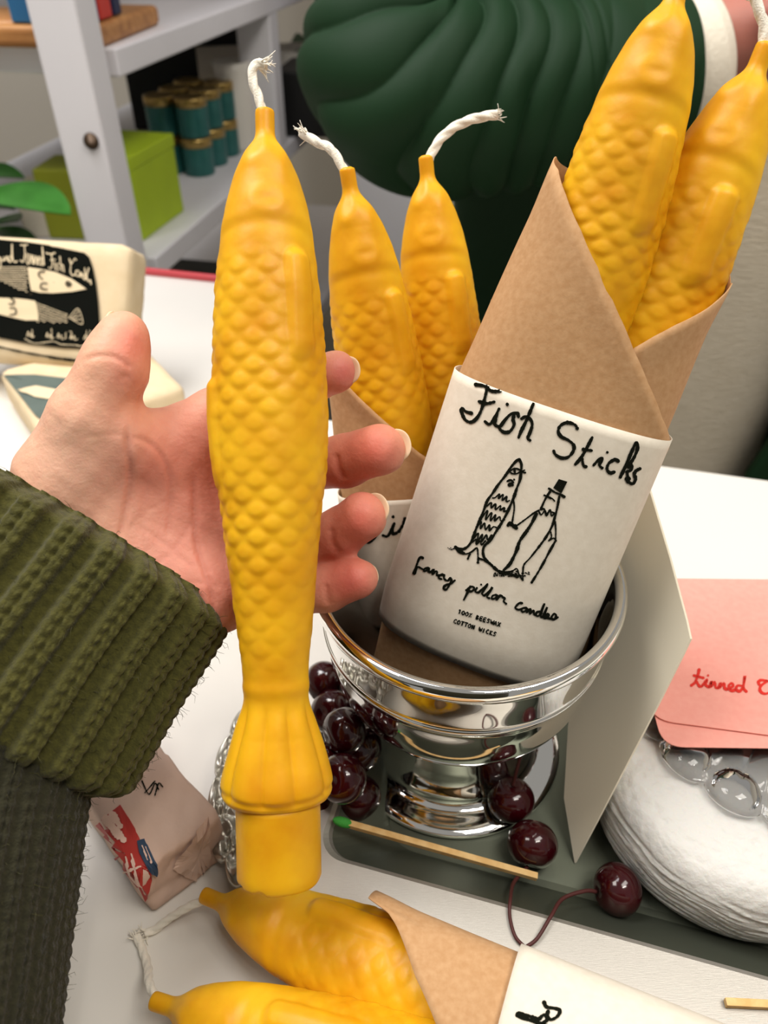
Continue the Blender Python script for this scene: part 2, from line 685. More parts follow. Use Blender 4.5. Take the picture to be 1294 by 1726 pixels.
# block letters for the small print, unit box x 0..0.7, y 0 (top) .. 1
FONT = {'1': [[(.15, .2), (.35, 0), (.35, 1)]], '0': [[(.35, 0), (.05, .3), (.05, .7), (.35, 1), (.65, .7), (.65, .3), (.35, 0)]],
        '%': [[(.6, 0), (.1, 1)], [(.12, .1), (.2, .25)], [(.5, .78), (.6, .9)]],
        'B': [[(.1, 0), (.1, 1)], [(.1, 0), (.55, .2), (.12, .48), (.62, .75), (.1, 1)]],
        'E': [[(.6, 0), (.1, 0), (.1, 1), (.6, 1)], [(.1, .5), (.5, .5)]],
        'S': [[(.6, .1), (.3, 0), (.1, .25), (.55, .7), (.35, 1), (.05, .9)]],
        'W': [[(0, 0), (.2, 1), (.4, .3), (.6, 1), (.8, 0)]], 'A': [[(0, 1), (.35, 0), (.65, 1)], [(.12, .65), (.55, .65)]],
        'X': [[(.05, 0), (.65, 1)], [(.65, 0), (.05, 1)]], 'C': [[(.6, .12), (.35, 0), (.08, .4), (.15, .85), (.45, 1), (.65, .88)]],
        'O': [[(.35, 0), (.05, .35), (.1, .8), (.38, 1), (.65, .7), (.62, .25), (.35, 0)]], 'T': [[(0, 0), (.7, 0)], [(.35, 0), (.35, 1)]],
        'N': [[(.1, 1), (.1, 0), (.6, 1), (.6, 0)]], 'I': [[(.3, 0), (.3, 1)]], 'K': [[(.1, 0), (.1, 1)], [(.6, 0), (.1, .55), (.62, 1)]]}


def block_text(txt, x0, y0, x1, y1, h):
    """strokes of a line of capitals running from (x0, y0) to (x1, y1)"""
    d = np.array([x1 - x0, y1 - y0], float)
    adv = d / len(txt)
    e = nrm(d)
    n = np.array([-e[1], e[0]])
    out = []
    for i, ch in enumerate(txt):
        if ch == ' ':
            continue
        o = np.array([x0, y0]) + adv * i
        for st in FONT[ch]:
            out.append([tuple(o + e * p[0] * np.linalg.norm(adv) * 1.05 + n * (p[1] - .5) * h) for p in st])
    return out


# ------------------------------------------------------------------ a paper wrapper round two candles
class Wrap:
    """elliptical paper tube. A, B: world points low and high on the axis of the tube's front view; a, b half width and half thickness"""
    def __init__(s, A, Bp, a, b, front=None):
        s.o = np.asarray(A, float)
        s.z = nrm(np.asarray(Bp) - A)
        f = np.array([0, 0, CZ]) - s.o if front is None else np.asarray(front, float)
        s.y = -nrm(f - s.z * (f @ s.z))
        s.x = np.cross(s.y, s.z)
        s.a, s.b = a, b
        s.lean, s.z0 = 0.0, 1e9

    def at(s, u, v, y):
        """point seen at pixel u, v lying y behind the tube's mid plane"""
        r = np.array(ray(u, v))
        o = np.array([0, 0, CZ])
        return o + r * (((s.o + s.y * y - o) @ s.y) / (r @ s.y))

    def xz(s, u, v):
        """pixel -> local x, z on the plane half way to the front"""
        r = np.array(ray(u, v))
        o = np.array([0, 0, CZ])
        n = s.y
        p0 = s.o - s.y * s.b * 0.6
        t = ((p0 - o) @ n) / (r @ n)
        q = o + r * t - s.o
        return q @ s.x, q @ s.z

    def pt(s, ph, z, off=0.0, zb=None):
        """ph: 0 right, 90 front, 180 left (radians)"""
        c, sn = np.cos(ph), np.sin(ph)
        e = 0.80
        X = (s.a + off) * np.sign(c) * np.abs(c) ** e
        Y = -(s.b + off) * np.sign(sn) * np.abs(sn) ** e
        L = s.lean * np.maximum(0, z - s.z0)
        X = X + L * (1 - X / s.a) / 2
        if zb is not None:
            k = sstep(zb, zb + 0.05, z)
            Y = Y * (0.55 + 0.45 * k)
            X = X * (0.93 + 0.07 * k)
        return s.o + X[..., None] * s.x + Y[..., None] * s.y + z[..., None] * s.z


def wrap_paper(w, zlow, Hpts, n=44, m=220, crease=0.0006):
    """Hpts: list of (phi degrees, height) of the top edge along the spiral, from the inner end to the outer end"""
    Hpts = np.asarray(Hpts, float)
    ph = np.radians(np.linspace(Hpts[0, 0], Hpts[-1, 0], m))
    H = np.interp(np.degrees(ph), Hpts[::-1, 0] if Hpts[0, 0] > Hpts[-1, 0] else Hpts[:, 0], Hpts[::-1, 1] if Hpts[0, 0] > Hpts[-1, 0] else Hpts[:, 1])
    t = np.linspace(0, 1, n)
    Z = zlow + (H[None] - zlow) * t[:, None]
    PH = np.repeat(ph[None], n, 0)
    off = np.linspace(0, 0.0022, m)[None] * np.ones((n, 1))
    q = np.stack([np.cos(PH) * 3, Z * 60, np.sin(PH) * 3], -1)
    off = off + crease * noise3(q, 21, 2) * sstep(0.0, 0.3, t)[:, None]
    off = off + 0.0012 * sstep(0.9, 1.0, t)[:, None]            # the edge lifts a little
    return w.pt(PH, Z, off, zlow)
# ------------------------------------------------------------------ the room
TZ = CZ - 0.355                 # table top height
M_floor = mat('floor_concrete', '#8f8a80', 0.7, var=0.12, vscale=4, bump=0.1, bscale=60)
M_wall = mat('wall_plaster', '#dcd5c8', 0.85, bump=0.05, bscale=150)
V, F = boxr((-3.4, -1.6, -0.05), (2.8, 3.4, 0.0))
struct('floor', V, F, M_floor)
V, F = boxr((-3.4, 3.3, 0.0), (2.8, 3.4, 3.0))
struct('wall_back', V, F, M_wall)
V, F = boxr((-3.4, -1.6, 0.0), (-3.3, 3.3, 3.0))
struct('wall_left', V, F, M_wall)
V, F = boxr((2.7, -1.6, 0.0), (2.8, 3.3, 3.0))
struct('wall_right', V, F, M_wall)

# ------------------------------------------------------------------ white table the goods stand on
tb = GZ(1112, 783, TZ)
ta = math.atan2(*(GZ(1294, 808, TZ) - tb)[[1, 0]])
tx = np.array([math.cos(ta), math.sin(ta), 0])
ty = np.array([-math.sin(ta), math.cos(ta), 0])
tb = np.array([tb[0], tb[1], 0])               # a point of the rear edge
t_root = empty('display_table', (0.1, 0.1, 0), 'long white laminate table that all the candles and trays stand on', 'table')
c = tb - ty * 0.29 + np.array([0, 0, TZ - 0.018])
V, F = box(c, tx * 1.0, ty * 0.29, (0, 0, 0.018))
bevel(obj('tabletop', V, F, M_table, t_root, smooth=False), 0.003)
for i in (-1, 1):
    for j in (-1, 1):
        p = c + tx * 0.93 * i + ty * 0.24 * j
        V, F = box((p[0], p[1], (TZ - 0.036) / 2), tx * 0.025, ty * 0.025, (0, 0, (TZ - 0.036) / 2))
        obj('leg', V, F, M_white, t_root, smooth=False)

# ------------------------------------------------------------------ shelving unit behind, seen end on: its long front runs away from the camera
sd = nrm(np.array([0.208, 0.978, 0]))           # along the unit
sn = np.array([-sd[1], sd[0], 0])             # into the unit (to the left)
s0 = np.array([-0.372, 1.060, 0])             # centre of the near front post
shelf = empty('shelving_unit', s0, 'tall white painted shelving unit with plants, tins and boxes at the upper left', 'shelves')
M_shelf = mat('shelf_paint', '#e4e2e6', 0.55, var=0.02, vscale=8)
M_gap = mat('dark_screw', '#4a3a2c', 0.4, metal=0.6)
posts = [(0.0, 0.031), (0.647, 0.034)]
for s, hw in posts:
    for dp in (0.0, 0.42):
        c = s0 + sd * s + sn * dp
        V, F = box((c[0], c[1], 1.05), -sn * hw, sd * 0.024, (0, 0, 1.05))
        bevel(obj('post', V, F, M_shelf, shelf, smooth=False), 0.004)
SHZ = [CZ - 0.425, CZ - 0.163, CZ + 0.12]
for zz in [0.40] + SHZ + [1.85]:
    c = s0 + sd * 0.82 + sn * 0.21
    V, F = box((c[0], c[1], zz - 0.016), sn * 0.245, sd * 0.78, (0, 0, 0.016))
    bevel(obj('shelf_board', V, F, M_shelf, shelf, smooth=False), 0.003)
bz = P(180, 237, 1.0)
V, F = tube(lathe([(0.0, 0.004), (0.009, 0.003), (0.010, 0.0)][::-1], 20))
V = V[:, [0, 2, 1]] * np.array([1, -1, 1])
pz = s0 - sd * 0.025 - sn * 0.014
obj('screw_cap', V + np.array([pz[0], pz[1], CZ - 0.254]), F, M_gap, shelf)

M_lime = mat('lime_card', '#a9c21b', 0.6, var=0.04)
M_teal = mat('teal_tin', '#2f6a66', 0.35, metal=0.2, var=0.1, vscale=60)
M_gold = mat('gold_lid', '#b79a5c', 0.3, metal=0.85)
M_black = mat('black_plastic', '#161616', 0.45)
M_leaf = mat('leaf_green', '#2f6a22', 0.4, col2='#3f8030', vscale=30, sss=0.0)
M_leafd = mat('leaf_dark', '#1c4220', 0.4, col2='#2a5a2b', vscale=30)
M_wood = mat('acacia_wood', '#9a6434', 0.5, col2='#c08a50', vscale=14, stretch=(1, 6, 6))
M_ceram = mat('white_ceramic', '#e9e4da', 0.25)


def on_shelf(u, v, zz):
    p = GZ(u, v, zz)
    return np.array([p[0], p[1], zz])


def rbox(name, c, hx, hy, hz, ang, m, parent=None, bev=0.004):
    ca, sa = math.cos(ang), math.sin(ang)
    V, F = box(c, np.array([ca, sa, 0]) * hx, np.array([-sa, ca, 0]) * hy, (0, 0, hz))
    return bevel(obj(name, V, F, m, parent, smooth=False), bev)


LOW, MID = SHZ[0], SHZ[1]
# lime green box on the lower shelf
p0, p1 = on_shelf(243, 407, LOW), on_shelf(311, 356, LOW)
e_ = nrm(p1 - p0)
n_ = np.array([-e_[1], e_[0], 0])
hl = np.linalg.norm(p1 - p0) / 2
V, F = box((p0 + p1) / 2 + n_ * 0.045 + np.array([0, 0, 0.0590]), e_ * hl, n_ * 0.045, (0, 0, 0.0585))
gb = bevel(obj('gift_box', V, F, M_lime, smooth=False), 0.003)
tag(gb, 'lime green cardboard box standing on the lower white shelf', 'box')
V, F = box((p0 + p1) / 2 + n_ * 0.045 + np.array([0, 0, 0.109]), e_ * (hl + 0.0012), n_ * 0.0462, (0, 0, 0.0095))
bevel(obj('lid', V, F, M_lime, gb, smooth=False), 0.002)
# teal tins with gold lids, stacked two high
for lv in (0, 1):
    for iy in (0, 1, 2):
        for ix in (0, 1):
            q = on_shelf(338, 292, LOW) + sd * 0.066 * iy + sn * 0.058 * ix + np.array([0, 0, 0.0652 * lv])
            where = ['on the lower layer of the stack on the shelf', 'on the upper layer of the stack on the shelf'][lv]
            t = empty('tea_tin', q, 'teal tin with a gold lid ' + where, 'tin', 'tins ' + where)
            V, F = tube(lathe([(0.026, 0.0), (0.0275, 0.003), (0.0275, 0.048), (0.0268, 0.050)], 32, q))
            obj('can', V, F, M_teal, t)
            V, F = tube(lathe([(0.0283, 0.0485), (0.0283, 0.060), (0.0275, 0.0630), (0.022, 0.0640), (0.021, 0.0635)], 32, q))
            obj('lid', V, F, M_gold, t)
# white jug beside the tins
q = on_shelf(404, 250, LOW)
jug = empty('milk_jug', q, 'white ceramic jug standing on the shelf behind the held candle', 'jug')
V, F = tube(lathe([(0.034, 0), (0.037, 0.01), (0.040, 0.06), (0.036, 0.10), (0.032, 0.135), (0.036, 0.155), (0.033, 0.155), (0.029, 0.135), (0.033, 0.03), (0.02, 0.012)], 36, q))
obj('body', V, F, M_ceram, jug)
V, F = tube(sweep(spline([q + [0.034, 0, 0.13], q + [0.062, 0, 0.12], q + [0.062, 0, 0.07], q + [0.038, 0, 0.05]], n=24), 0.0045, m=10))
obj('handle', V, F, M_ceram, jug)
# black case standing behind, white card in front of it
c0 = P(318, 70, 1.62)
V, F = box((c0[0], c0[1], (MID - 0.034 + LOW + 0.001) / 2), (0.135, 0.03, 0), (-0.008, 0.036, 0), (0, 0, (MID - 0.034 - LOW - 0.001) / 2))
V[:, 2] = np.where(V[:, 2] < 0.9, np.maximum(V[:, 2], LOW + 0.001), V[:, 2])
tag(bevel(obj('black_case', V, F, M_black, smooth=False), 0.004), 'tall black case standing on the lower shelf behind the teal tins', 'case')
p = P(378, 104, 1.50)
V, F = box(p, np.array([0.050, 0.012, 0.0]), np.array([-0.01, 0.05, 0.018]), np.array([0, 0, 0.0015]))
tag(obj('paper_card', V, F, M_label, smooth=False), 'loose white paper card in front of the black case', 'card')
# upper shelf: wooden boards with three book boxes
pa, pb = on_shelf(166, 86, MID), on_shelf(272, 42, MID)
e_ = nrm(pb - pa)
n_ = np.array([-e_[1], e_[0], 0])
hl = np.linalg.norm(pb - pa) / 2
V, F = box((pa + pb) / 2 + n_ * 0.07 + np.array([0, 0, 0.0125]), e_ * hl, n_ * 0.07, (0, 0, 0.012))
tag(bevel(obj('serving_board', V, F, M_wood, smooth=False), 0.007), 'brown wooden serving board under the red and blue books on the upper shelf', 'board', 'wooden serving boards')
zb = MID + 0.0255
for i, (u_, v_, w_, cc, lb) in enumerate(((161, 54, .0150, '#2b6a9a', 'blue book standing on the wooden board'), (186, 46, .0185, '#c93526', 'red book standing between the two blue books'), (208, 39, .0120, '#1c2347', 'navy book at the right end of the row'))):
    c = pa + e_ * (0.024 + 0.036 * i) + n_ * 0.058
    c[2] = zb + 0.0905
    b = empty('book', c - np.array([0, 0, 0.09]), lb, 'book', 'books on the wooden boards')
    V, F = box(c, e_ * w_ * 0.93, n_ * 0.05, (0, 0, 0.09))
    bevel(obj('cover', V, F, mat('cover_' + lb.split()[0], cc, 0.55), b, smooth=False), 0.002)
    V, F = box(c + n_ * 0.002, e_ * w_ * 0.78, n_ * 0.0488, (0, 0, 0.0902))
    obj('pages', V, F, M_label, b, smooth=False)
# board and white pieces at the far left end
q = on_shelf(22, 100, MID)
tag(rbox('serving_board', q + np.array([-0.10, 0.14, 0.014]), 0.10, 0.07, 0.014, 0.2, M_wood, bev=0.006), 'thick brown wooden board at the left end of the upper shelf', 'board', 'wooden serving boards')


def leaf(mb, base, tip, wid, droop=0.02, up=(0, 0, 1)):
    base, tip = np.asarray(base, float), np.asarray(tip, float)
    d = tip - base
    side = nrm(np.cross(d, up))
    n = 14
    rows = []
    for i in range(n):
        t = i / (n - 1)
        c = base + d * t - np.array([0, 0, droop]) * t * t
        w = wid * (math.sin(math.pi * min(1, t * 0.97 + 0.03)) ** 0.75) * (1 - 0.25 * t) + 0.0008
        rows.append([c - side * w + np.array([0, 0, 0.18 * w]), c - side * w * 0.5 + np.array([0, 0, 0.05 * w]), c, c + side * w * 0.5 + np.array([0, 0, 0.05 * w]), c + side * w + np.array([0, 0, 0.18 * w])])
    V = np.array(rows)
    lo = V - np.array([0, 0, 0.0012])
    mb.add(V, grid_faces(n, 5, False))
    mb.add(lo, grid_faces(n, 5, False, flip=True))


def plant(name, potc, potr, poth, leaves, label, pm, lm):
    pr = empty(name, potc, label, 'plant')
    V, F = tube(lathe([(potr * 0.75, 0), (potr * 0.78, 0.003), (potr, poth), (potr * 0.9, poth), (potr * 0.86, poth - 0.012)], 32, potc))
    obj('pot', V, F, pm, pr)
    st, lf = MB(), MB()
    top = np.asarray(potc) + np.array([0, 0, poth - 0.015])
    for b, t, wv, dr in leaves:
        st.add(*tube(sweep(spline([top, (top + np.asarray(b)) / 2 + np.array([0, 0, 0.02]), b], n=10), 0.003, m=6)))
        leaf(lf, b, t, wv, dr)
    st.build('stem', lm, pr)
    lf.build('foliage', lm, pr)
    return pr


# leafy plant at the left edge, lower shelf
pc = GZ(-70, 420, LOW)
a1 = [(P(-30, 325, 1.06), P(112, 335, 1.0), 0.052, 0.02), (P(-40, 300, 1.1), P(35, 275, 1.1), 0.04, 0.02), (P(-30, 380, 1.08), P(30, 372, 1.02), 0.035, 0.0),
      (P(-50, 350, 1.1), P(20, 330, 1.12), 0.045, 0.02), (P(-60, 300, 1.1), P(-20, 215, 1.12), 0.04, 0.0), (P(-10, 385, 1.1), P(60, 400, 1.05), 0.02, 0.01)]
plant('leafy_plant', pc, 0.07, 0.11, a1, 'green broad-leaved plant at the left edge beside the white post', M_ceram, M_leaf)
# dark plant farther back between the posts
pc = on_shelf(500, 188, LOW)
a2 = [(P(515, 130, 1.85), P(500, 55, 1.8), 0.05, 0.0), (P(512, 150, 1.85), P(492, 200, 1.8), 0.05, 0.06), (P(520, 120, 1.85), P(560, 60, 1.8), 0.045, 0.02),
      (P(515, 110, 1.85), P(480, 100, 1.8), 0.05, 0.05), (P(520, 140, 1.85), P(545, 130, 1.82), 0.045, 0.05), (P(518, 150, 1.85), P(505, 110, 1.75), 0.05, 0.03)]
plant('hanging_plant', pc, 0.07, 0.13, a2, 'dark green trailing plant in a pale pot far back on the shelf', M_ceram, M_leafd)
# olive boxes left of the post
p = GZ(122, 408, LOW)
tag(rbox('gift_box', p + np.array([0.0, 0.05, 0.05]), 0.035, 0.04, 0.05, -0.1, mat('olive_card', '#9aa026', 0.6)), 'olive yellow box left of the white shelf post', 'box')
p = GZ(78, 410, LOW)
tag(rbox('gift_box', p + np.array([-0.01, 0.06, 0.035]), 0.03, 0.04, 0.035, 0.1, M_label), 'small white box beside the olive box', 'box')
# black bin under the shelf, dark crate farther back
p = GZ(330, 452, 0.45)
c0 = s0 + sd * 0.33 + sn * 0.22
tag(rbox('storage_bin', (c0[0], c0[1], 0.40 + 0.101), 0.16, 0.26, 0.10, -0.21, mat('grey_bin', '#3d3f3a', 0.6)), 'dark grey storage bin on the bottom shelf', 'bin')
V, F = boxr((-0.083, 1.62, 0.0), (0.42, 2.0, 1.75))
tag(bevel(obj('white_cabinet', V, F, M_shelf, smooth=False), 0.004), 'plain white cabinet standing behind the person, right of the shelves', 'cabinet')
c0 = P(540, 240, 1.72)
tag(rbox('black_box', (c0[0], c0[1], LOW + 0.061), 0.07, 0.10, 0.06, -0.14, M_black), 'black box on the lower shelf just left of the white cabinet', 'box')
V, F = boxr((-1.15, 1.15, 0.416 - 0.0), (-1.0, 1.5, 0.95))
tag(obj('display_board', V, F, M_black, smooth=False), 'black board leaning behind the leafy plant at the left edge', 'board')

# white plinth behind the table with a red lip
pl0 = CZ - 0.363
q = [GZ(212, 462, pl0), GZ(470, 478, pl0), GZ(440, 700, pl0), GZ(215, 716, pl0)]
cx, cy = np.mean([a[0] for a in q]), np.mean([a[1] for a in q])
e1, e2 = tx, ty
plr = empty('display_plinth', (cx, cy, 0), 'white plinth with a red back lip behind the stacked candle boxes', 'plinth')
bk = q[0] * 0.5 + q[1] * 0.5
pd = (bk - tb)[:2] @ ty[:2]                    # from the table's rear edge to the plinth's back
hd = (pd - 0.003) / 2
ctr = bk - e2 * hd
V, F = box((ctr[0], ctr[1], pl0 / 2), e1 * 0.11, e2 * hd, (0, 0, pl0 / 2))
bevel(obj('body', V, F, M_white, plr, smooth=False), 0.003)
cb = ctr + e2 * (hd - 0.004)
V, F = box((cb[0], cb[1], pl0 + 0.004), e1 * 0.11, e2 * 0.003, (0, 0, 0.004))
bevel(obj('back_lip', V, F, mat('red_lip', '#c2444c', 0.3), plr, smooth=False), 0.002)
# ------------------------------------------------------------------ metal tray
FLZ = CZ - 0.329                # top of the tray's flange
FZ = CZ - 0.3515                # tray floor
f0 = GZ(600, 1451, FLZ)         # a point of the inner front edge of the flange
fx = nrm(GZ(1294, 1644, FLZ) - f0)
fy = np.array([-fx[1], fx[0], 0])
M_brush = mat('brushed_steel', '#b9b4ab', 0.42, metal=0.75, bump=0.25, bscale=240, stretch=(1, 30, 30), bdist=0.0002)
M_trayin = mat('tray_steel', '#6b7062', 0.46, metal=0.8, bump=0.05, bscale=100)
tray = empty('serving_tray', f0 + fx * 0.12 + fy * 0.09 + np.array([0, 0, TZ - FLZ]), 'brushed steel tray with raised rim under the silver bowl', 'tray')
x0, x1, y0, y1 = -0.016, 0.32, 0.0, 0.160


def rrect(xa, xb, ya, yb, r, z, k=8):
    pts = []
    for cx, cy, a0 in ((xb - r, ya + r, -90), (xb - r, yb - r, 0), (xa + r, yb - r, 90), (xa + r, ya + r, 180)):
        for i in range(k + 1):
            a = math.radians(a0 + 90 * i / k)
            pts.append(f0 + fx * (cx + r * math.cos(a)) + fy * (cy + r * math.sin(a)) + np.array([0, 0, z - FLZ]))
    return np.array(pts)


fw = 0.0250
sec = [(-fw, TZ + 0.0005, 0.02), (-fw, FLZ - 0.002, 0.02), (-fw + 0.0015, FLZ, 0.019), (-0.002, FLZ, 0.012), (0.0, FLZ - 0.0012, 0.012), (0.0012, FLZ - 0.004, 0.012)]
rings = [rrect(x0 + d, x1 - d, y0 + d, y1 - d, r, z) for d, z, r in sec]
V = np.array(rings)
n, m = V.shape[:2]
o = obj('rim', V.reshape(-1, 3), grid_faces(n, m), M_brush, tray, smooth=False)
bevel(o, 0.0006, 2)
sec = [(0.0012, FLZ - 0.004, 0.012), (0.019, FZ + 0.003, 0.014), (0.0215, FZ + 0.0004, 0.016), (0.025, FZ, 0.016)]
V = np.array([rrect(x0 + d, x1 - d, y0 + d, y1 - d, r, z) for d, z, r in sec])
vs = np.vstack([V.reshape(-1, 3), V[-1].mean(0)[None]])
F = grid_faces(len(sec), m) + [(len(vs) - 1, (len(sec) - 1) * m + (j + 1) % m, (len(sec) - 1) * m + j)[::-1] for j in range(m)]
obj('pan', vs, F, M_trayin, tray, smooth=False)
# ornate cast handle: a half oval band with scalloped edge and relief, fixed to the tray's left side
M_cast = mat('cast_silver', '#c6c3b9', 0.34, metal=1.0)
hz = FLZ - 0.011
hc = GZ(452, 1310, hz)
ha, hk = np.radians(np.linspace(72, 292, 340)), np.linspace(0, 1, 34)
HA, HK = np.meshgrid(ha, hk, indexing='ij')
lob = np.abs(np.cos(HA * 6.5))
kk = 0.66 + HK * (0.30 + 0.10 * lob ** 0.7) - 0.05 * (1 - HK) * lob
rel = 0.0020 * np.cos(HK * 2 * np.pi * 2 + 3.0 * lob) + 0.0016 * np.cos(HA * 26 + HK * 7) * np.sin(np.pi * HK) + 0.0022 * np.exp(-((HK - 0.93) / 0.06) ** 2) - 0.0012 * np.exp(-((HK - 0.55) / 0.10) ** 2) * (lob < 0.5)
rel = 0.7 * rel * np.sin(np.pi * np.clip(HK * 1.0, 0.02, 0.98)) ** 0.4
top = np.stack([hc[0] + 0.0265 * kk * np.cos(HA), hc[1] + 0.0520 * kk * np.sin(HA), hc[2] + rel], -1)
bot = top.copy()
bot[..., 2] = hc[2] - 0.0030
ring = np.concatenate([top, bot[:, ::-1]], 1)
obj('handle', *tube(ring), M_cast, tray)

# ------------------------------------------------------------------ silver pedestal bowl
BR = P(788, 955, 0.328)          # rim centre
BH = BR[2] - FZ
prof = [(0.0, -BH), (0.053, -BH), (0.0555, -BH + 0.001), (0.0558, -BH + 0.0025), (0.0530, -BH + 0.0038), (0.0440, -BH + 0.0055), (0.0408, -BH + 0.009), (0.0396, -BH + 0.018), (0.0390, -BH + 0.028),
        (0.0395, -0.086), (0.0410, -0.0790), (0.046, -0.0755), (0.0520, -0.0690), (0.0580, -0.0580), (0.0610, -0.0430), (0.0622, -0.0330), (0.0630, -0.0308),
        (0.0630, -0.0285), (0.0624, -0.0275), (0.0628, -0.0170), (0.0632, -0.0085), (0.0640, -0.0072), (0.0660, -0.0066), (0.0668, -0.0046), (0.0666, -0.0018),
        (0.0652, 0.0), (0.0632, -0.0004), (0.0618, -0.002), (0.0610, -0.010), (0.0600, -0.035), (0.055, -0.052), (0.045, -0.0640), (0.02, -0.068), (0.0, -0.0685)]
pr = spline(np.array(prof)[1:-1], step=0.0012)
pr[:, 0] = np.maximum(pr[:, 0], 0)
V = lathe(pr, 160, BR)
bowl = empty('pedestal_bowl', BR - np.array([0, 0, BH]), 'shiny silver pedestal bowl holding the wrapped fish candles', 'bowl')
V, F = tube(V)
obj('bowl', V, F, M_silver, bowl)

# ------------------------------------------------------------------ package 1: two candles in kraft paper, printed label
LA, LB = P(795, 1083, 0.342), P(946, 676, 0.306)
w1 = Wrap(LA, LB, 0.0410, 0.0250)
ll = np.linalg.norm(LB - LA)
w1.lean, w1.z0 = 0.12, ll


def phi(w, u, v):
    X, Z = w.xz(u, v)
    L = w.lean * max(0, Z - w.z0)
    X = (X - L / 2) / (1 - L / (2 * w.a))
    k = max(-1, min(1, X / w.a))
    return math.degrees(math.acos(math.copysign(abs(k) ** (1 / 0.8), k))), Z


def build_wrap(w, zlow, inner, outer, back, labz, label, labname=None, dlab=0.0):
    """inner: pixels of the top edge from the notch to the right silhouette; outer: from the left silhouette to the flap's end"""
    H = []
    for (u, v) in inner:
        p, z = phi(w, u, v)
        H.append((p, z))
    hr, hl = H[-1][1], None
    out = []
    for (u, v) in outer:
        p, z = phi(w, u, v)
        out.append((p - 360, z))
    hl = out[0][1]
    H = [(a, b) for a, b in H if a > 3] + [(0, hr)]
    H += [(-45, hr + (back - hr) * 0.6), (-90, back), (-135, back + (hl - back) * 0.5), (-180, hl)]
    H += [(a, b) for a, b in out if a < -183]
    root = empty('candle_package', w.o - w.z * 0.03, label, 'package')
    V = wrap_paper(w, zlow, H)
    n, m = V.shape[:2]
    pap = obj('paper_wrapper', V.reshape(-1, 3), grid_faces(n, m, False), M_kraft, root)
    sm = pap.modifiers.new('thick', 'SOLIDIFY')
    sm.thickness = 0.0004
    # closed lower end
    ph = np.linspace(0, 2 * np.pi, 72, endpoint=False)
    rr = []
    for k in (1.0, 0.98, 0.6, 0.02):
        b = w.pt(ph, np.full(72, zlow + 0.0006), 0.0, zlow)
        cen = b.mean(0)
        rr.append(cen + (b - cen) * k)
    obj('folded_end', np.array(rr).reshape(-1, 3), grid_faces(4, 72), M_kraft, root)
    ph = np.linspace(0, 2 * np.pi, 160, endpoint=False)
    zz = np.linspace(labz[0], labz[1], 30)
    PH, ZZ = np.meshgrid(ph, zz)
    V = w.pt(PH, ZZ, 0.0030, zlow)
    lab = obj('label', V.reshape(-1, 3), grid_faces(30, 160), M_label, root)
    sm = lab.modifiers.new('thick', 'SOLIDIFY')
    sm.thickness = 0.0004
    return root, pap, lab


pk1, pap1, lab1 = build_wrap(w1, -0.031, [(1040, 640), (1060, 586), (1095, 566), (1132, 546), (1200, 508), (1236, 474)],
                             [(937, 252), (950, 290), (962, 335), (985, 395), (1010, 455), (1037, 525), (1060, 585), (1082, 640), (1104, 700), (1120, 770)],
                             0.195, (0.0, ll), 'kraft paper package of two fish candles with a drawn label, upright in the silver bowl')

fish_candle(w1.at(1151, -48, -0.006), w1.at(792, 1140, -0.003), 'left fish candle of the two sticking out of the upright label package', group='candles in the front package', roll=0.05, zs=0.92,
            wick=[w1.at(1165, -85, -0.006), w1.at(1185, -110, -0.006)])
fish_candle(w1.at(1293, 72, 0.006), w1.at(872, 1090, 0.006), 'right fish candle of the upright package, with a mottled pale bloom', group='candles in the front package', roll=-0.28, zs=0.92,
            wick=[w1.at(1287, 45, .006), w1.at(1276, 10, .006), w1.at(1268, -20, .006)])

# ------------------------------------------------------------------ package 2 behind it
A2, B2 = P(742, 1040, 0.398), P(712, 700, 0.362)
w2 = Wrap(A2, B2, 0.0410, 0.0195)
l2 = (w2.xz(640, 834))[1]
pk2, pap2, lab2 = build_wrap(w2, -0.020, [(700, 800), (730, 745), (770, 660), (800, 570), (823, 502)],
                             [(566, 612), (580, 628), (598, 648), (630, 680), (670, 716), (714, 758), (760, 810), (790, 850)], 0.10, (0.004, l2),
                             'kraft paper package of two fish candles half hidden behind the upright label package')
fish_candle(P(584, 282, 0.326), P(716, 1085, 0.402), 'fish candle with frayed wick just right of the held candle', group='candles in the rear package', roll=0.12, scale=0.985,
            wick=[P(560, 254, 0.327), P(535, 240, 0.329), P(508, 224, 0.331)], wr=0.0019)
fish_candle(P(717, 262, 0.350), P(780, 1000, 0.412), 'fish candle with wick bent to the right behind the others', group='candles in the rear package', roll=-0.1, scale=0.985,
            wick=[P(738, 240, 0.35), P(765, 215, 0.35), P(800, 200, 0.35), P(838, 193, 0.35)], wr=0.0021)

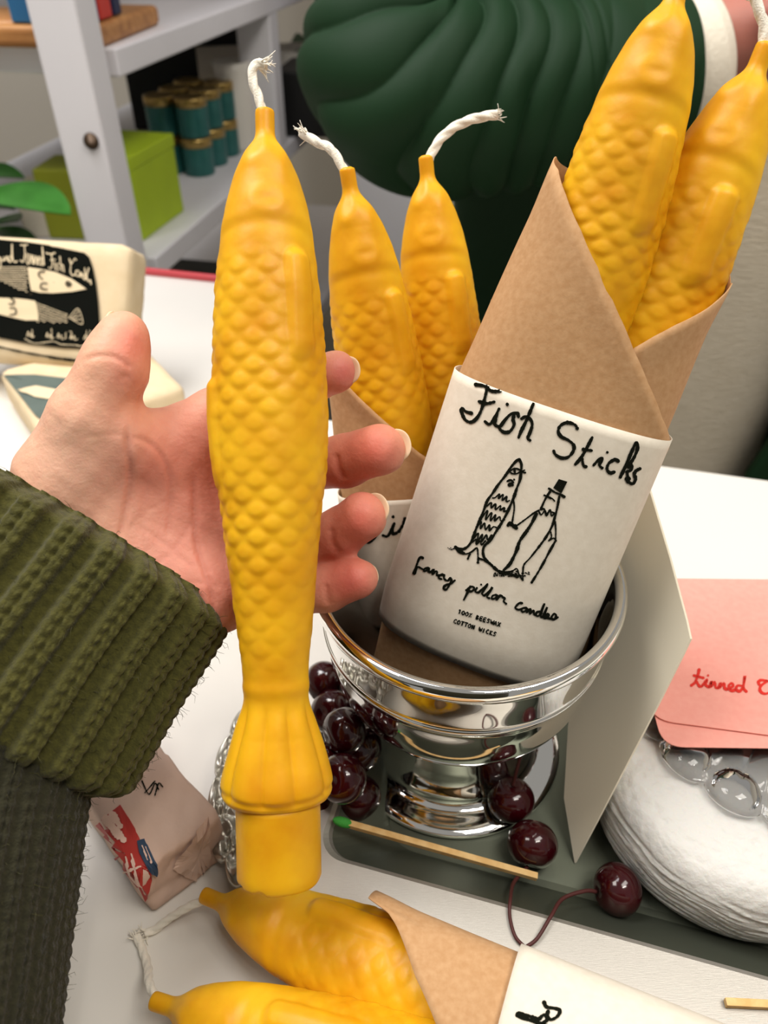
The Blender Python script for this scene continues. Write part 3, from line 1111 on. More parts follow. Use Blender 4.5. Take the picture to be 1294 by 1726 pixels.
# ------------------------------------------------------------------ lettering and drawing on the labels
s1 = 370 / 1294
FS = [[(145, 98), (200, 108), (240, 136), (296, 137)], [(222, 92), (212, 130), (195, 200), (175, 260), (150, 300), (118, 320), (85, 305), (65, 262), (66, 238), (90, 258), (125, 268)],
      [(165, 198), (210, 210), (258, 200)],
      [(200, 315), (225, 332), (250, 310), (285, 240)], [(275, 262), (258, 322), (270, 342), (292, 344)], [(333, 215)],
      [(292, 344), (325, 300), (355, 272), (392, 268), (398, 290)], [(372, 280), (366, 305), (372, 335), (350, 372), (320, 380), (295, 368), (283, 350)],
      [(488, 205), (470, 250), (440, 320), (415, 370), (398, 412)], [(415, 300), (440, 288), (470, 305), (478, 340), (462, 390), (452, 415), (468, 428)],
      [(745, 360), (730, 335), (685, 322), (645, 340), (632, 375), (650, 405), (690, 425), (722, 455), (720, 490), (690, 525), (650, 530), (615, 510), (605, 488)],
      [(832, 408), (800, 470), (765, 530), (730, 570)], [(772, 535), (780, 575), (798, 582)], [(778, 480), (830, 487)],
      [(838, 575), (860, 550), (888, 532), (874, 572), (890, 590)], [(920, 497)], [(985, 550), (965, 540), (930, 560), (918, 595), (935, 618), (962, 612)],
      [(995, 645), (1030, 570), (1060, 500), (1088, 440), (1097, 470), (1080, 520), (1042, 580)], [(1040, 585), (1062, 575), (1058, 600), (1030, 612)], [(1035, 610), (1040, 640), (1052, 655)],
      [(1112, 592), (1088, 605), (1078, 625), (1085, 655), (1068, 682), (1040, 668), (1032, 648)]]
ink('title_lettering', lab1, FS, 760, 620, s1, 5.6, M_ink, lab1)
s2 = 220 / 1294
DR = [dict(w=4.7, p=p) for p in (
    [(800, 85), (770, 95), (720, 150), (660, 240), (590, 330), (530, 420), (480, 490), (450, 570), (420, 650), (380, 740), (350, 820), (325, 890), (280, 950), (220, 975), (160, 950)],
    [(795, 85), (815, 130), (812, 210), (800, 290), (770, 370), (740, 460), (710, 530), (670, 620), (620, 710), (570, 790), (510, 880), (450, 940), (435, 1000), (450, 1060), (490, 1100), (530, 1140)])]
DR += [dict(w=2.9, p=p) for p in (
    [(700, 205), (730, 180), (770, 175), (805, 195), (780, 220), (730, 225), (700, 205)], [(820, 202), (850, 188)], [(820, 208), (856, 214)],
    [(530, 465), (555, 462), (600, 425), (590, 470), (635, 430), (625, 490), (670, 450), (665, 500), (700, 490)],
    [(475, 545), (520, 510), (515, 565), (560, 525), (560, 580), (610, 540), (605, 585), (650, 560), (640, 600), (665, 590)],
    [(425, 660), (480, 590), (462, 680), (520, 610), (510, 690), (560, 630), (550, 690), (600, 650), (610, 690), (650, 680)],
    [(378, 750), (420, 700), (410, 770), (450, 715), (460, 780), (500, 730), (500, 790), (540, 750), (590, 770)],
    [(340, 870), (390, 815), (380, 900), (430, 825), (420, 900), (470, 830), (480, 880), (520, 830)],
    [(330, 905), (370, 875), (370, 925), (410, 890), (420, 930), (460, 890)],
    [(735, 470), (745, 560), (735, 640), (722, 720)], [(770, 738), (850, 680), (930, 620), (990, 585)],
    [(160, 955), (200, 1005), (260, 1020), (320, 1000), (375, 960), (385, 1020), (390, 1060), (440, 1080), (530, 1140)],
    [(1040, 438), (1090, 455), (1120, 470), (1145, 497)], [(985, 590), (1010, 632), (1050, 590), (1062, 640), (1100, 580), (1112, 642), (1140, 620)],
    [(1000, 580), (1040, 575), (1060, 620), (1095, 600), (1140, 612)], [(1150, 700), (1155, 800), (1152, 885)], [(1105, 800), (1112, 850), (1085, 890)], [(1100, 880), (1135, 862), (1160, 890)],
    [(640, 1200), (720, 1190), (770, 1165), (790, 1220), (830, 1280)], [(830, 1280), (830, 1200), (842, 1125), (900, 1060), (980, 960)])]
DR += [dict(w=4.1, p=p) for p in (
    [(1190, 450), (1170, 560), (1150, 640), (1120, 740), (1060, 850), (980, 960)], [(1100, 400), (1050, 480), (1010, 570)],
    [(1085, 370), (1150, 410), (1200, 430), (1242, 455)], [(1155, 885), (1090, 1000), (1010, 1150), (915, 1305)], [(305, 1020), (285, 1070)], [(390, 1055), (385, 1105)],
    [(748, 190), (750, 214)], [(675, 300), (710, 288), (735, 312), (700, 322), (690, 342), (730, 335)], [(745, 283)], [(1070, 450), (1110, 470)])]
DR += [dict(w=5.6, p=p) for p in ([(965, 620), (920, 710), (870, 790), (800, 890), (770, 980), (738, 1050), (700, 1120), (640, 1180)],
                                  [(680, 740), (700, 712), (740, 745), (770, 765)], [(690, 725), (735, 735), (760, 740)],
                                  [(540, 1150), (600, 1195), (690, 1215), (780, 1245)], [(190, 985), (250, 1015)])]
DR += [dict(w=2.0, p=[(a, b), (a + 8, b + 3)]) for a, b in zip(rng.uniform(540, 890, 70), rng.uniform(-25, 25, 70) + 1215)]
DR += [dict(w=1.4, p=[(a, b), (a + 8, b + 3)]) for a, b in zip(rng.uniform(80, 160, 14), rng.uniform(-12, 12, 14) + 965)]
ink('fish_couple_drawing', lab1, DR, 740, 760, s2, 3, M_ink, lab1, fills=[dense([(1185, 277), (1270, 303), (1212, 420), (1130, 365)], 12)])
s3 = 280 / 1294
FP = [[(155, 95), (135, 88), (120, 110), (100, 165), (80, 215), (92, 212), (112, 165), (150, 180)], [(195, 170), (165, 178), (160, 195), (185, 190), (200, 172), (198, 200), (215, 202)],
      [(215, 202), (238, 185), (228, 220), (252, 197), (264, 203), (260, 226), (280, 228)], [(308, 222), (282, 230), (276, 250), (300, 258)],
      [(318, 225), (318, 255), (345, 270), (365, 248)], [(365, 248), (375, 268), (360, 300), (335, 338), (312, 330), (330, 305), (370, 292), (402, 266)],
      [(520, 310), (495, 370), (470, 420)], [(488, 345), (530, 315), (552, 330), (532, 352), (506, 350)], [(572, 325), (560, 355), (585, 362)], [(605, 300)],
      [(585, 362), (640, 310), (656, 295), (640, 322), (612, 370), (630, 386)], [(630, 386), (680, 338), (692, 318), (676, 350), (650, 395), (670, 406)],
      [(722, 380), (696, 385), (686, 410), (715, 406), (732, 384), (725, 416)], [(725, 416), (755, 385), (775, 400), (790, 405), (780, 430), (800, 450)],
      [(925, 445), (900, 445), (870, 480), (895, 495), (925, 486)], [(955, 480), (925, 485), (920, 510), (950, 505), (962, 485), (960, 515)],
      [(960, 515), (986, 490), (985, 525), (1012, 500), (1015, 530), (1032, 532)], [(1060, 510), (1036, 515), (1032, 540), (1060, 535), (1095, 450), (1066, 540), (1082, 552)],
      [(1082, 552), (1112, 490), (1116, 475), (1092, 550), (1106, 562)], [(1106, 562), (1132, 540), (1120, 525), (1110, 552), (1142, 565)],
      [(1150, 552), (1172, 525), (1187, 545), (1170, 570), (1146, 562)], [(1170, 570), (1202, 553)]]
ink('subtitle_lettering', lab1, FP, 680, 920, s3, 3.9, M_ink, lab1)
BT = block_text('100% BEESWAX', 428, 508, 762, 615, 30) + block_text('COTTON WICKS', 393, 582, 728, 690, 30)
ink('small_print', lab1, BT, 680, 920, s3, 2.1, M_ink, lab1)
# what shows of the same title on the package behind: hook of the first letter and an i
s4 = 200 / 690
ink('title_lettering', lab2, [[(372, 1060), (345, 1120), (322, 1185), (290, 1218), (262, 1215), (238, 1200)], [(362, 1180), (390, 1185), (412, 1150), (430, 1110)], [(430, 1110), (418, 1150), (425, 1172), (445, 1165)],
                              [(422, 1072)], [(455, 1160), (478, 1120), (492, 1080)]], 540, 560, s4, 5.0, M_ink, lab2)

# ------------------------------------------------------------------ package 3 lying in front
A3, B3 = GZ(1060, 1945, TZ + 0.044), GZ(562, 1712, TZ + 0.037)
w3 = Wrap(A3, B3, 0.0415, 0.0200, front=np.array([0.0, -0.12, 0.30]))
lz3 = w3.xz(864, 1640)[1]
pk3, pap3, lab3 = build_wrap(w3, -0.10, [(790, 1840), (740, 1728), (704, 1650), (668, 1568), (652, 1545), (617, 1520)],
                             [(560, 1890), (640, 1900), (760, 1910), (860, 1920)], w3.xz(600, 1700)[1], (-0.06, lz3),
                             'kraft paper package of two fish candles lying across the tray rim in front')
fish_candle(GZ(341, 1508, TZ + 0.021), GZ(676, 1648, TZ + 0.037), 'upper fish candle sticking out of the package lying in front', front=np.array([0.05, -0.25, 0.25]), group='candles in the lying package',
            scale=1.01, roll=0.5, wick=[GZ(318, 1528, TZ + 0.016), GZ(285, 1548, TZ + 0.008), GZ(262, 1566, TZ + 0.003), GZ(244, 1574, TZ + 0.0025)])
fish_candle(GZ(256, 1686, TZ + 0.020), GZ(620, 1806, TZ + 0.037), 'lower fish candle of the package lying in front, at the bottom of the photo', front=np.array([0.05, -0.25, 0.25]), group='candles in the lying package',
            scale=1.01, roll=0.3, wick=[GZ(252, 1660, TZ + 0.016), GZ(249, 1630, TZ + 0.006), GZ(240, 1600, TZ + 0.0025), GZ(230, 1577, TZ + 0.0025)])
s5 = 694 / 1294
ink('title_lettering', lab3, [[(590, 465), (598, 480), (625, 485), (640, 492), (632, 510), (612, 520), (600, 508), (604, 492)], [(505, 508), (530, 516), (570, 530), (620, 545), (660, 560)],
                              [(505, 508), (512, 500), (540, 508), (575, 520)], [(575, 518), (590, 505), (600, 520), (585, 532)]], 600, 1440, s5, 6.2, M_ink, lab3)

# ------------------------------------------------------------------ the candle held up in front
held_tip, held_bot = P(446, 184, 0.272), P(471, 1484, 0.278)
fish_candle(held_tip, held_bot, 'golden fish candle held upright in the open hand', roll=0.0,
            wick=[P(436, 165, 0.272), P(427, 140, 0.272), P(425, 120, 0.272), P(434, 108, 0.272), P(450, 110, 0.272)], wr=0.0016)

# ------------------------------------------------------------------ cherries
M_cherry = mat('cherry_skin', '#3a060c', 0.14, col2='#220308', vscale=60, coat=0.3, spec=0.5)
M_stem = mat('cherry_stem', '#4a1f1c', 0.6)


def cherry(c, r, label, stem=None, ax=(0, 0, 1), group=None):
    n, m = 26, 32
    th = np.linspace(0.0, np.pi, n)
    rr = 1 - 0.20 * np.exp(-(th / 0.34) ** 2) - 0.05 * np.exp(-((np.pi - th) / 0.3) ** 2)
    prof = np.stack([np.sin(th) * rr * 1.03 + 1e-5, np.cos(th) * rr * 0.95], -1)
    V = lathe(prof, m) * r
    q = Vector((0, 0, 1)).rotation_difference(Vector(ax).normalized()).to_matrix()
    V = V @ np.array(q).T + np.asarray(c)
    t = empty('cherry', np.asarray(c) - np.array([0, 0, r]), label, 'cherry', group)
    Vt, F = tube(V, False, False)
    obj('fruit', Vt, F, M_cherry, t)
    if stem is not None:
        p = spline(stem, step=0.001)
        obj('stem', *tube(sweep(p, np.linspace(0.0009, 0.0007, len(p)), m=8)), M_stem, t)
    return t


def cz(u, v, z):
    return GZ(u, v, z)


r = 0.0107
c1 = cz(1040, 1499, FZ + r + 0.002)
joint = cz(885, 1597, FLZ + 0.0012)
cherry(c1, r, 'dark red cherry against the white round block, its stem meeting another', [c1 + np.array([-r * 0.85, -0.001, 0]), cz(985, 1502, FZ + 0.016), cz(948, 1515, FZ + 0.020), cz(928, 1545, FLZ + 0.003), cz(905, 1582, FLZ + 0.002), joint],
       ax=(-1, -0.15, 0.1), group=None)
c2 = cz(897, 1423, FZ + 0.0112)
cherry(c2, 0.0112, 'dark red cherry just behind the cut end of the green tipped match', [c2 + np.array([-0.003, -0.0085, -0.004]), cz(866, 1487, FZ + 0.012), cz(860, 1515, FLZ + 0.001), cz(859, 1545, FLZ + 0.0015), cz(868, 1578, FLZ + 0.0015), joint],
       ax=(-0.2, -0.8, -0.3))
c3 = cz(861, 1348, FZ + 0.0108)
cherry(c3, 0.0109, 'nearly black cherry leaning on the foot of the silver bowl', ax=(0.0, 0.3, 1), stem=[c3 + np.array([0, 0.002, 0.009]), c3 + np.array([0.002, 0.006, 0.022]), c3 + np.array([0.006, 0.016, 0.036])])
pile = [(540, 1372, .0125, -.024), (550, 1292, .0122, 0.0005), (603, 1345, .0125, -.022), (560, 1200, .0122, .0005), (606, 1262, .0125, -.002), (577, 1312, .0120, .015), (580, 1232, .012, .017), (548, 1150, .0122, .0005)]
for u, v, rr_, h in pile:
    rr_ *= 0.88
    c = cz(u, v, FLZ + rr_ + h * 0.88)
    cherry(c, rr_, 'dark cherry in the pile on the tray edge left of the silver bowl', ax=rng.normal(size=3), group='cherries piled left of the bowl')

# ------------------------------------------------------------------ matches
M_match = mat('match_wood', '#e2bf84', 0.7, col2='#d3a869', vscale=200, stretch=(1, 1, 1))
M_mhead = mat('match_head_green', '#3f9a3a', 0.8, bump=0.5, bscale=900)


def match(a, b, label, head=True, w=0.0014):
    d = nrm(b - a)
    e1 = nrm(np.cross(d, [0, 0, 1]))
    e2 = np.cross(e1, d)
    t = empty('wooden_match', a, label, 'match')
    V, F = box((a + b) / 2, d * np.linalg.norm(b - a) / 2, e1 * w, e2 * w)
    bevel(obj('stick', V, F, M_match, t, smooth=False), 0.0002, 2)
    if head:
        V = sphere_grid((0, 0, 0), 1.0, 14, 18)
        V = a + V[..., 0:1] * e1 * 0.0023 + V[..., 1:2] * e2 * 0.0023 + V[..., 2:3] * d * 0.0048
        obj('head', *tube(V, False, False), M_mhead, t)
    return t


match(GZ(578, 1386, FLZ + 0.0022), GZ(905, 1478, FZ + 0.011), 'green tipped wooden match lying in the tray before the bowl foot')
match(GZ(1222, 1690, FLZ + 0.0018), GZ(1420, 1700, FLZ + 0.0018), 'plain wooden match end lying on the tray rim at the right', head=False)

# ------------------------------------------------------------------ white round block, glass plate, pink cards
M_rind = mat('white_rind', '#d6d4cf', 0.8, bump=0.8, bscale=260, bdist=0.0010, sss=0.2, ssss=0.003)
_p = [GZ(1100, 1510, FZ), GZ(1200, 1570, FZ), GZ(1294, 1588, FZ)]
_A = np.array([[2 * (_p[i][0] - _p[0][0]), 2 * (_p[i][1] - _p[0][1])] for i in (1, 2)])
_b = np.array([_p[i][0] ** 2 + _p[i][1] ** 2 - _p[0][0] ** 2 - _p[0][1] ** 2 for i in (1, 2)])
cc = np.array([*np.linalg.solve(_A, _b), FZ])          # circle through three points of the foot of the block
ks = np.linalg.norm((_p[0] - cc)[:2]) / 0.0695
RB, HB = 0.0765, 0.060
pf = spline([(0.0, 0.0), (0.060, 0.0), (0.069, 0.003), (0.0735, 0.012), (0.0755, 0.028), (0.0745, 0.042), (0.0705, 0.053), (0.062, 0.0590), (0.045, 0.0605), (0.02, 0.0605), (0.0, 0.0605)], step=0.0007)
pf[:, 0] = np.maximum(pf[:, 0], 0)
V = lathe(pf, 420)
phs = np.linspace(0, 2 * np.pi, 420, endpoint=False)
zz = V[..., 2]
rad = np.hypot(V[..., 0], V[..., 1])
q = np.stack([V[..., 0] * 60, V[..., 1] * 60, zz * 60], -1)
wr = np.abs(noise3(np.stack([V[..., 0] * 45, V[..., 1] * 45, zz * 520 + 3 * noise3(q * 0.6, 4, 2)], -1), 8, 3))
side = sstep(0.052, 0.040, zz) * sstep(0.058, 0.068, rad)
dn = 0.0017 * (0.5 - wr) * side
top = sstep(0.050, 0.058, zz)
pit = noise3(q * 9, 5, 3)
V[..., 2] += top * (0.0011 * noise3(q * 2.2, 2, 3) + 0.0007 * np.minimum(pit, 0.0))
V[..., 0] += V[..., 0] / (rad + 1e-6) * dn
V[..., 1] += V[..., 1] / (rad + 1e-6) * dn
blk = obj('round_candle', *tube(V * np.array([ks, ks, ks * 0.84]) + cc), M_rind)
tag(blk, 'round white wrinkled candle like a soft cheese under the glass plate', 'candle')

M_glass = bpy.data.materials.new('clear_glass')
M_glass.use_nodes = True
nt = M_glass.node_tree
for n_ in list(nt.nodes):
    if n_.type == 'BSDF_PRINCIPLED':
        nt.nodes.remove(n_)
g1, g2, g3, mx, mx2, fr, lw, rp = [nt.nodes.new(t) for t in ('ShaderNodeBsdfTransparent', 'ShaderNodeBsdfGlossy', 'ShaderNodeBsdfRefraction', 'ShaderNodeMixShader', 'ShaderNodeMixShader', 'ShaderNodeFresnel', 'ShaderNodeLayerWeight', 'ShaderNodeValToRGB')]
g2.inputs['Roughness'].default_value = 0.02
g3.inputs['Roughness'].default_value = 0.0
g3.inputs['IOR'].default_value = 1.45
fr.inputs['IOR'].default_value = 1.5
lw.inputs['Blend'].default_value = 0.35
rp.color_ramp.elements[0].color = (0.97, 0.97, 0.97, 1)
rp.color_ramp.elements[1].color = (0.45, 0.45, 0.46, 1)
rp.color_ramp.elements[0].position = 0.45
nt.links.new(lw.outputs['Facing'], rp.inputs[0])
nt.links.new(rp.outputs[0], g1.inputs['Color'])
mx2.inputs[0].default_value = 0.25
nt.links.new(g1.outputs[0], mx2.inputs[1])
nt.links.new(g3.outputs[0], mx2.inputs[2])
nt.links.new(fr.outputs[0], mx.inputs[0])
nt.links.new(mx2.outputs[0], mx.inputs[1])
nt.links.new(g2.outputs[0], mx.inputs[2])
nt.links.new(mx.outputs[0], [n_ for n_ in nt.nodes if n_.type == 'OUTPUT_MATERIAL'][0].inputs['Surface'])
gs = 0.92
gc = GZ(1306, 1180, FZ + 0.0622 * ks * 0.84)
nb = 17
nr, nph = 60, 510
rn = np.linspace(0.0, 1.0, nr)
ph = np.linspace(0, 2 * np.pi, nph, endpoint=False)
RN, PH = np.meshgrid(rn, ph, indexing='ij')
edge = 0.0715 + 0.0075 * np.sqrt(np.abs(np.cos(PH * nb / 2)) + 0.02)
RR = RN * edge
PHc = (PH * nb / (2 * np.pi) + 0.5) % 1.0 - 0.5           # -0.5..0.5 within a bubble
rb = 0.0685
dx_ = (RR * np.cos(PHc * 2 * np.pi / nb) - rb)
dy_ = RR * np.sin(PHc * 2 * np.pi / nb)
bb = np.clip(1 - (dx_ ** 2 + dy_ ** 2) / 0.0104 ** 2, 0, 1)
topz = 0.0042 + 0.0042 * np.sqrt(bb) + 0.0016 * np.abs(np.sin(PH * nb / 2)) * sstep(0.2, 0.6, RN) * sstep(0.85, 0.75, RN) - 0.0016 * sstep(0.93, 1.0, RN)
botz = 0.0006 + 0.0014 * sstep(0.93, 1.0, RN) - 0.0004 * np.sqrt(bb)
Vt = np.stack([RR * np.cos(PH), RR * np.sin(PH), topz], -1)
Vb = np.stack([RR * np.cos(PH), RR * np.sin(PH), botz], -1)
Vg = np.concatenate([Vb[1:], Vt[1:][::-1]], 0) * gs + gc
Vt_, Ft_ = tube(Vg)
pl = obj('glass_plate', Vt_, [f[::-1] for f in Ft_], M_glass)
tag(pl, 'clear glass plate with a bubbled scalloped edge on the white round candle', 'plate')

M_pink = mat('pink_card', '#f0a193', 0.75, bump=0.15, bscale=900, bdist=0.0002, col2='#f3a89a', vscale=300)


def round_card(name, corners, th, r, material, lab=None, cat=None, group=None):
    p = [np.asarray(c, float) for c in corners]
    out = []
    for i in range(4):
        a, b, c = p[i - 1], p[i], p[(i + 1) % 4]
        d1, d2 = nrm(a - b), nrm(c - b)
        for t in np.linspace(0, 1, 9):
            out.append(b + d1 * r * (1 - t) ** 2 + d2 * r * t ** 2)
    n = len(out)
    up = nrm(np.cross(p[1] - p[0], p[2] - p[1]))
    if up[2] < 0:
        up = -up
    V = np.array(out + [o_ + up * th for o_ in out])
    F = [tuple(range(n))[::-1], tuple(range(n, 2 * n))] + [(i, (i + 1) % n, n + (i + 1) % n, n + i) for i in range(n)]
    o = obj(name, V, F, material, smooth=False)
    if lab:
        tag(o, lab, cat, group)
    return o


pz = gc[2] + 0.0089 * gs


def pcard(z, uvs):
    a, b, c = [GZ(u, v, z) for u, v in uvs]        # near left, near right, far left
    return [a, b, b + (c - a), c]


round_card('pink_card', pcard(pz, [(1117, 1260), (1760, 1268), (1040, 975)]), 0.0005, 0.010, M_pink, 'lower pink card peeking out under the lettered one', 'card')
card = round_card('pink_card', pcard(pz + 0.0011, [(1098, 1214), (1750, 1300), (1046, 968)]), 0.0005, 0.010, M_pink, 'upper pink card with red handwriting lying on the glass plate', 'card')
s6 = 294 / 1269
ink('lettering', card, [[(768, 988), (755, 1040), (735, 1085), (710, 1105)], [(745, 1072), (772, 1112), (790, 1106)], [(728, 1032), (800, 1050)], [(790, 1106), (825, 1062), (815, 1100), (840, 1116)], [(832, 1032)],
                        [(840, 1116), (858, 1075), (850, 1115), (880, 1080), (888, 1120), (905, 1122)], [(905, 1122), (925, 1088), (915, 1122), (945, 1090), (955, 1128), (975, 1132)],
                        [(975, 1132), (1015, 1108), (1003, 1088), (982, 1110), (1000, 1142), (1032, 1136)], [(1082, 1108), (1047, 1106), (1036, 1132), (1064, 1146), (1088, 1108), (1100, 1035), (1090, 1120), (1112, 1150)],
                        [(1290, 1078), (1262, 1072), (1222, 1066), (1198, 1076), (1204, 1098)], [(1262, 1072), (1215, 1110), (1212, 1145), (1245, 1165), (1290, 1150)]], 1000, 900, s6, 4.6, M_redink, card)

# ------------------------------------------------------------------ cream folded card leaning behind the bowl
M_cream = mat('cream_card', '#f4ebd4', 0.8, bump=0.1, bscale=700, bdist=0.0002)
Bc = GZ(968, 1455, FZ + 0.0006)
Rc = GZ(1163, 1077, CZ - 0.238)
Tc = GZ(1094, 826, CZ - 0.204)
nn = nrm(np.cross(Rc - Bc, Tc - Bc))


def onplane(u, v):
    r_ = np.array(ray(u, v))
    o_ = np.array([0, 0, CZ])
    return o_ + r_ * (((Bc - o_) @ nn) / (r_ @ nn))


poly = [Bc, onplane(1012, 1372), onplane(1108, 1188), onplane(1150, 1104), Rc, onplane(1156, 1045), onplane(1128, 940), Tc, onplane(1062, 730), onplane(1010, 800), onplane(985, 960), onplane(957, 1225), onplane(950, 1345)]
if nn @ (np.array([0, 0, CZ]) - Bc) < 0:
    nn = -nn
n = len(poly)
V = np.array(poly + [p_ - nn * 0.0013 for p_ in poly])
F = [tuple(range(n)), tuple(range(n, 2 * n))[::-1]] + [(i, (i + 1) % n, n + (i + 1) % n, n + i) for i in range(n)]
tag(obj('folded_card', V, F, M_cream, smooth=False), 'blank cream card standing on edge between the silver bowl and the pink cards', 'card')

# ------------------------------------------------------------------ wrapped boxes at the left: tinned fish candles
M_cwrap = mat('cream_wrap', '#dcc6a0', 0.75, bump=0.3, bscale=160, bdist=0.0012, col2='#e3cfac', vscale=60)
M_blab = mat('black_label', '#0c0e0a', 0.9, spec=0.1)
M_clab = mat('cream_ink', '#e6d2ad', 0.7)


def wrapped_box(name, c, ex, ey, ez, label, cat, m, group=None, dent=0.002, bev=0.008, seed=1):
    """soft paper-wrapped box: subdivided rounded box with dents; ex, ey, ez half axes"""
    c, ex, ey, ez = [np.asarray(t, float) for t in (c, ex, ey, ez)]
    bm = bmesh.new()
    bmesh.ops.create_cube(bm, size=2.0)
    bmesh.ops.subdivide_edges(bm, edges=bm.edges[:], cuts=15, use_grid_fill=True)
    L = [np.linalg.norm(t) for t in (ex, ey, ez)]
    V = np.array([v.co[:] for v in bm.verts]) * np.array(L)
    core = np.clip(V, -(np.array(L) - bev), np.array(L) - bev)
    d = V - core
    dl = np.linalg.norm(d, axis=1)[:, None]
    V = core + d / np.maximum(dl, 1e-9) * np.minimum(dl, bev)
    F = [tuple(v.index for v in f.verts) for f in bm.faces]
    bm.free()
    nv = V / (np.linalg.norm(V, axis=1)[:, None])
    V = V - nv * (dent * (0.25 + 0.35 * np.abs(noise3(V * 70, seed, 3)) + 0.35 * np.abs(noise3(V * 150, seed + 1, 2))))[:, None]
    Wd = c + V[:, 0:1] * nrm(ex) + V[:, 1:2] * nrm(ey) + V[:, 2:3] * nrm(ez)
    o = empty(name, c - np.array([0, 0, abs(ez[2])]), label, cat, group)
    b = obj('wrapping', Wd, F, m, o)
    return o, b


# lower box, lying flat
zt = TZ + 0.038
a_, b_ = GZ(62, 730, TZ + 0.034), GZ(-8, 618, TZ + 0.034)
a_[2] = b_[2] = TZ
ex, ey = (b_ - a_) / 2, None
u2 = nrm(b_ - a_)
u1 = np.array([u2[1], -u2[0], 0])
cl = a_ + u1 * 0.060 + u2 * 0.060
lowb, lowm = wrapped_box('candle_box', cl + np.array([0, 0, 0.017]), u1 * 0.060, u2 * 0.060, np.array([0, 0, 0.017]), 'cream wrapped box lying flat with a grey green fish label, under the black label box', 'box', M_cwrap, seed=4)
M_glab = mat('grey_label', '#58655f', 0.5, var=0.12, vscale=30)
llab = ink('label', lowm, [], 0, 0, 1, 1, M_glab, lowb, fills=[dense([(8, 634), (60, 634), (130, 642), (180, 660), (120, 700), (74, 710), (62, 702)], 6)], off=0.0016)
ink('fish_drawing', lowm, [], 0, 0, 1, 1, M_clab, llab, fills=[dense([(32, 660), (62, 654), (110, 663), (130, 671), (110, 681), (60, 673)], 5)], off=0.0024)
# upper box standing, leaning back
bl, br = GZ(-60, 606, TZ + 0.034), GZ(196, 628, TZ + 0.034)
tl = P(-60, 390, (bl[1] * CT + (CZ - bl[2]) * ST) * 0.985)
u1 = nrm(br - bl)
u3 = nrm((tl - bl) - u1 * ((tl - bl) @ u1))
u2 = np.cross(u3, u1)                          # away from the camera
hgt = np.linalg.norm(tl - bl)
wid = 0.175
ctr = br - u1 * (wid / 2 - 0.006) + u3 * hgt / 2 + u2 * 0.020
upb, upm = wrapped_box('candle_box', ctr, u1 * wid / 2, u2 * 0.020, u3 * hgt / 2, 'cream wrapped box with a black fish label standing at the left edge', 'box', M_cwrap, seed=6, bev=0.010)
ulab = ink('label', upm, [], 0, 380, 200 / 1294, 1, M_blab, upb, fills=[dense([(-300, 130), (0, 168), (300, 195), (640, 245), (930, 305), (985, 350), (1025, 470), (1060, 640), (1085, 850), (1100, 1100), (1100, 1230), (1070, 1270), (1000, 1345),
                                                                 (700, 1335), (350, 1295), (0, 1225), (-300, 1180)], 30)], off=0.0018)
ink('label_border', upm, [[(-200, 1290), (0, 1325), (300, 1390), (600, 1440), (900, 1475), (1080, 1480)]], 0, 380, 200 / 1294, 3.4, M_blab, ulab, off=0.0018)
s7 = 200 / 1294
ink('lettering', upm, [[(-30, 370), (10, 355), (25, 390), (30, 430), (15, 480), (-10, 480)], [(25, 355), (40, 400), (60, 385)], [(60, 350), (65, 395), (95, 345), (105, 395), (120, 380)], [(140, 340), (120, 350), (120, 400), (145, 390), (150, 215), (160, 370), (185, 410), (205, 395)],
                       [(240, 225), (320, 222)], [(285, 225), (290, 330), (270, 405), (240, 385)], [(310, 310), (315, 420), (330, 425)], [(335, 320), (345, 425), (365, 330), (378, 430)], [(385, 335), (392, 430), (412, 340), (425, 435)],
                       [(435, 400), (455, 360), (440, 350), (432, 420), (455, 435)], [(495, 360), (470, 370), (465, 430), (488, 430), (480, 240), (500, 440)],
                       [(520, 310), (560, 320), (620, 310)], [(580, 320), (590, 420), (575, 475), (550, 465)], [(570, 385), (625, 380)], [(615, 410), (625, 490)], [(660, 420), (640, 440), (660, 480), (640, 500)], [(670, 345), (690, 500)], [(685, 440), (705, 440), (718, 515)],
                       [(850, 385), (830, 370), (800, 420), (770, 370), (790, 430), (785, 510), (810, 555), (835, 540)], [(870, 500), (845, 505), (850, 555), (878, 560)], [(880, 505), (890, 570), (905, 520), (920, 580)], [(945, 540), (925, 550), (930, 590), (950, 590), (940, 470), (960, 600)],
                       [(985, 470), (965, 560), (985, 620)], [(975, 620), (1000, 600), (1010, 650)]], 0, 380, s7, 1.7, M_clab, ulab, off=0.0026)
ink('fish_drawing', upm, [], 0, 380, s7, 1, M_clab, ulab, fills=[dense([(320, 462), (450, 480), (620, 515), (800, 590), (960, 700), (800, 730), (600, 745), (450, 738), (360, 715), (335, 600)], 30),
                                                        dense([(-200, 790), (0, 795), (200, 800), (330, 815), (405, 830), (430, 940), (440, 1040), (300, 1042), (150, 1010), (0, 970), (-200, 900)], 30)], off=0.0026)
sc_ = [[(x + 6 * (k % 2), y), (x + 12, y + 12), (x + 26, y + 6)] for k, y in enumerate(range(455, 720, 24)) for x in range(-10 + (k % 2) * 14, 310, 32) if y < 560 + 0.45 * x + 40]
sc_ += [[(x, y), (x + 10, y + 14), (x + 26, y + 8)] for k, x in enumerate(range(420, 750, 34)) for y in range(850 + int((x - 420) * 0.38), 1050 + int((x - 420) * 0.03), 28)]
sc_ += [[(770, 1010), (870, 915), (915, 1080), (770, 1010)], [(800, 1010), (880, 940)], [(810, 1020), (890, 985)], [(815, 1035), (900, 1030)]]
sc_ += [[(290, 1240), (400, 1290), (600, 1270), (680, 1300), (850, 1310), (900, 1320), (1040, 1285)]]
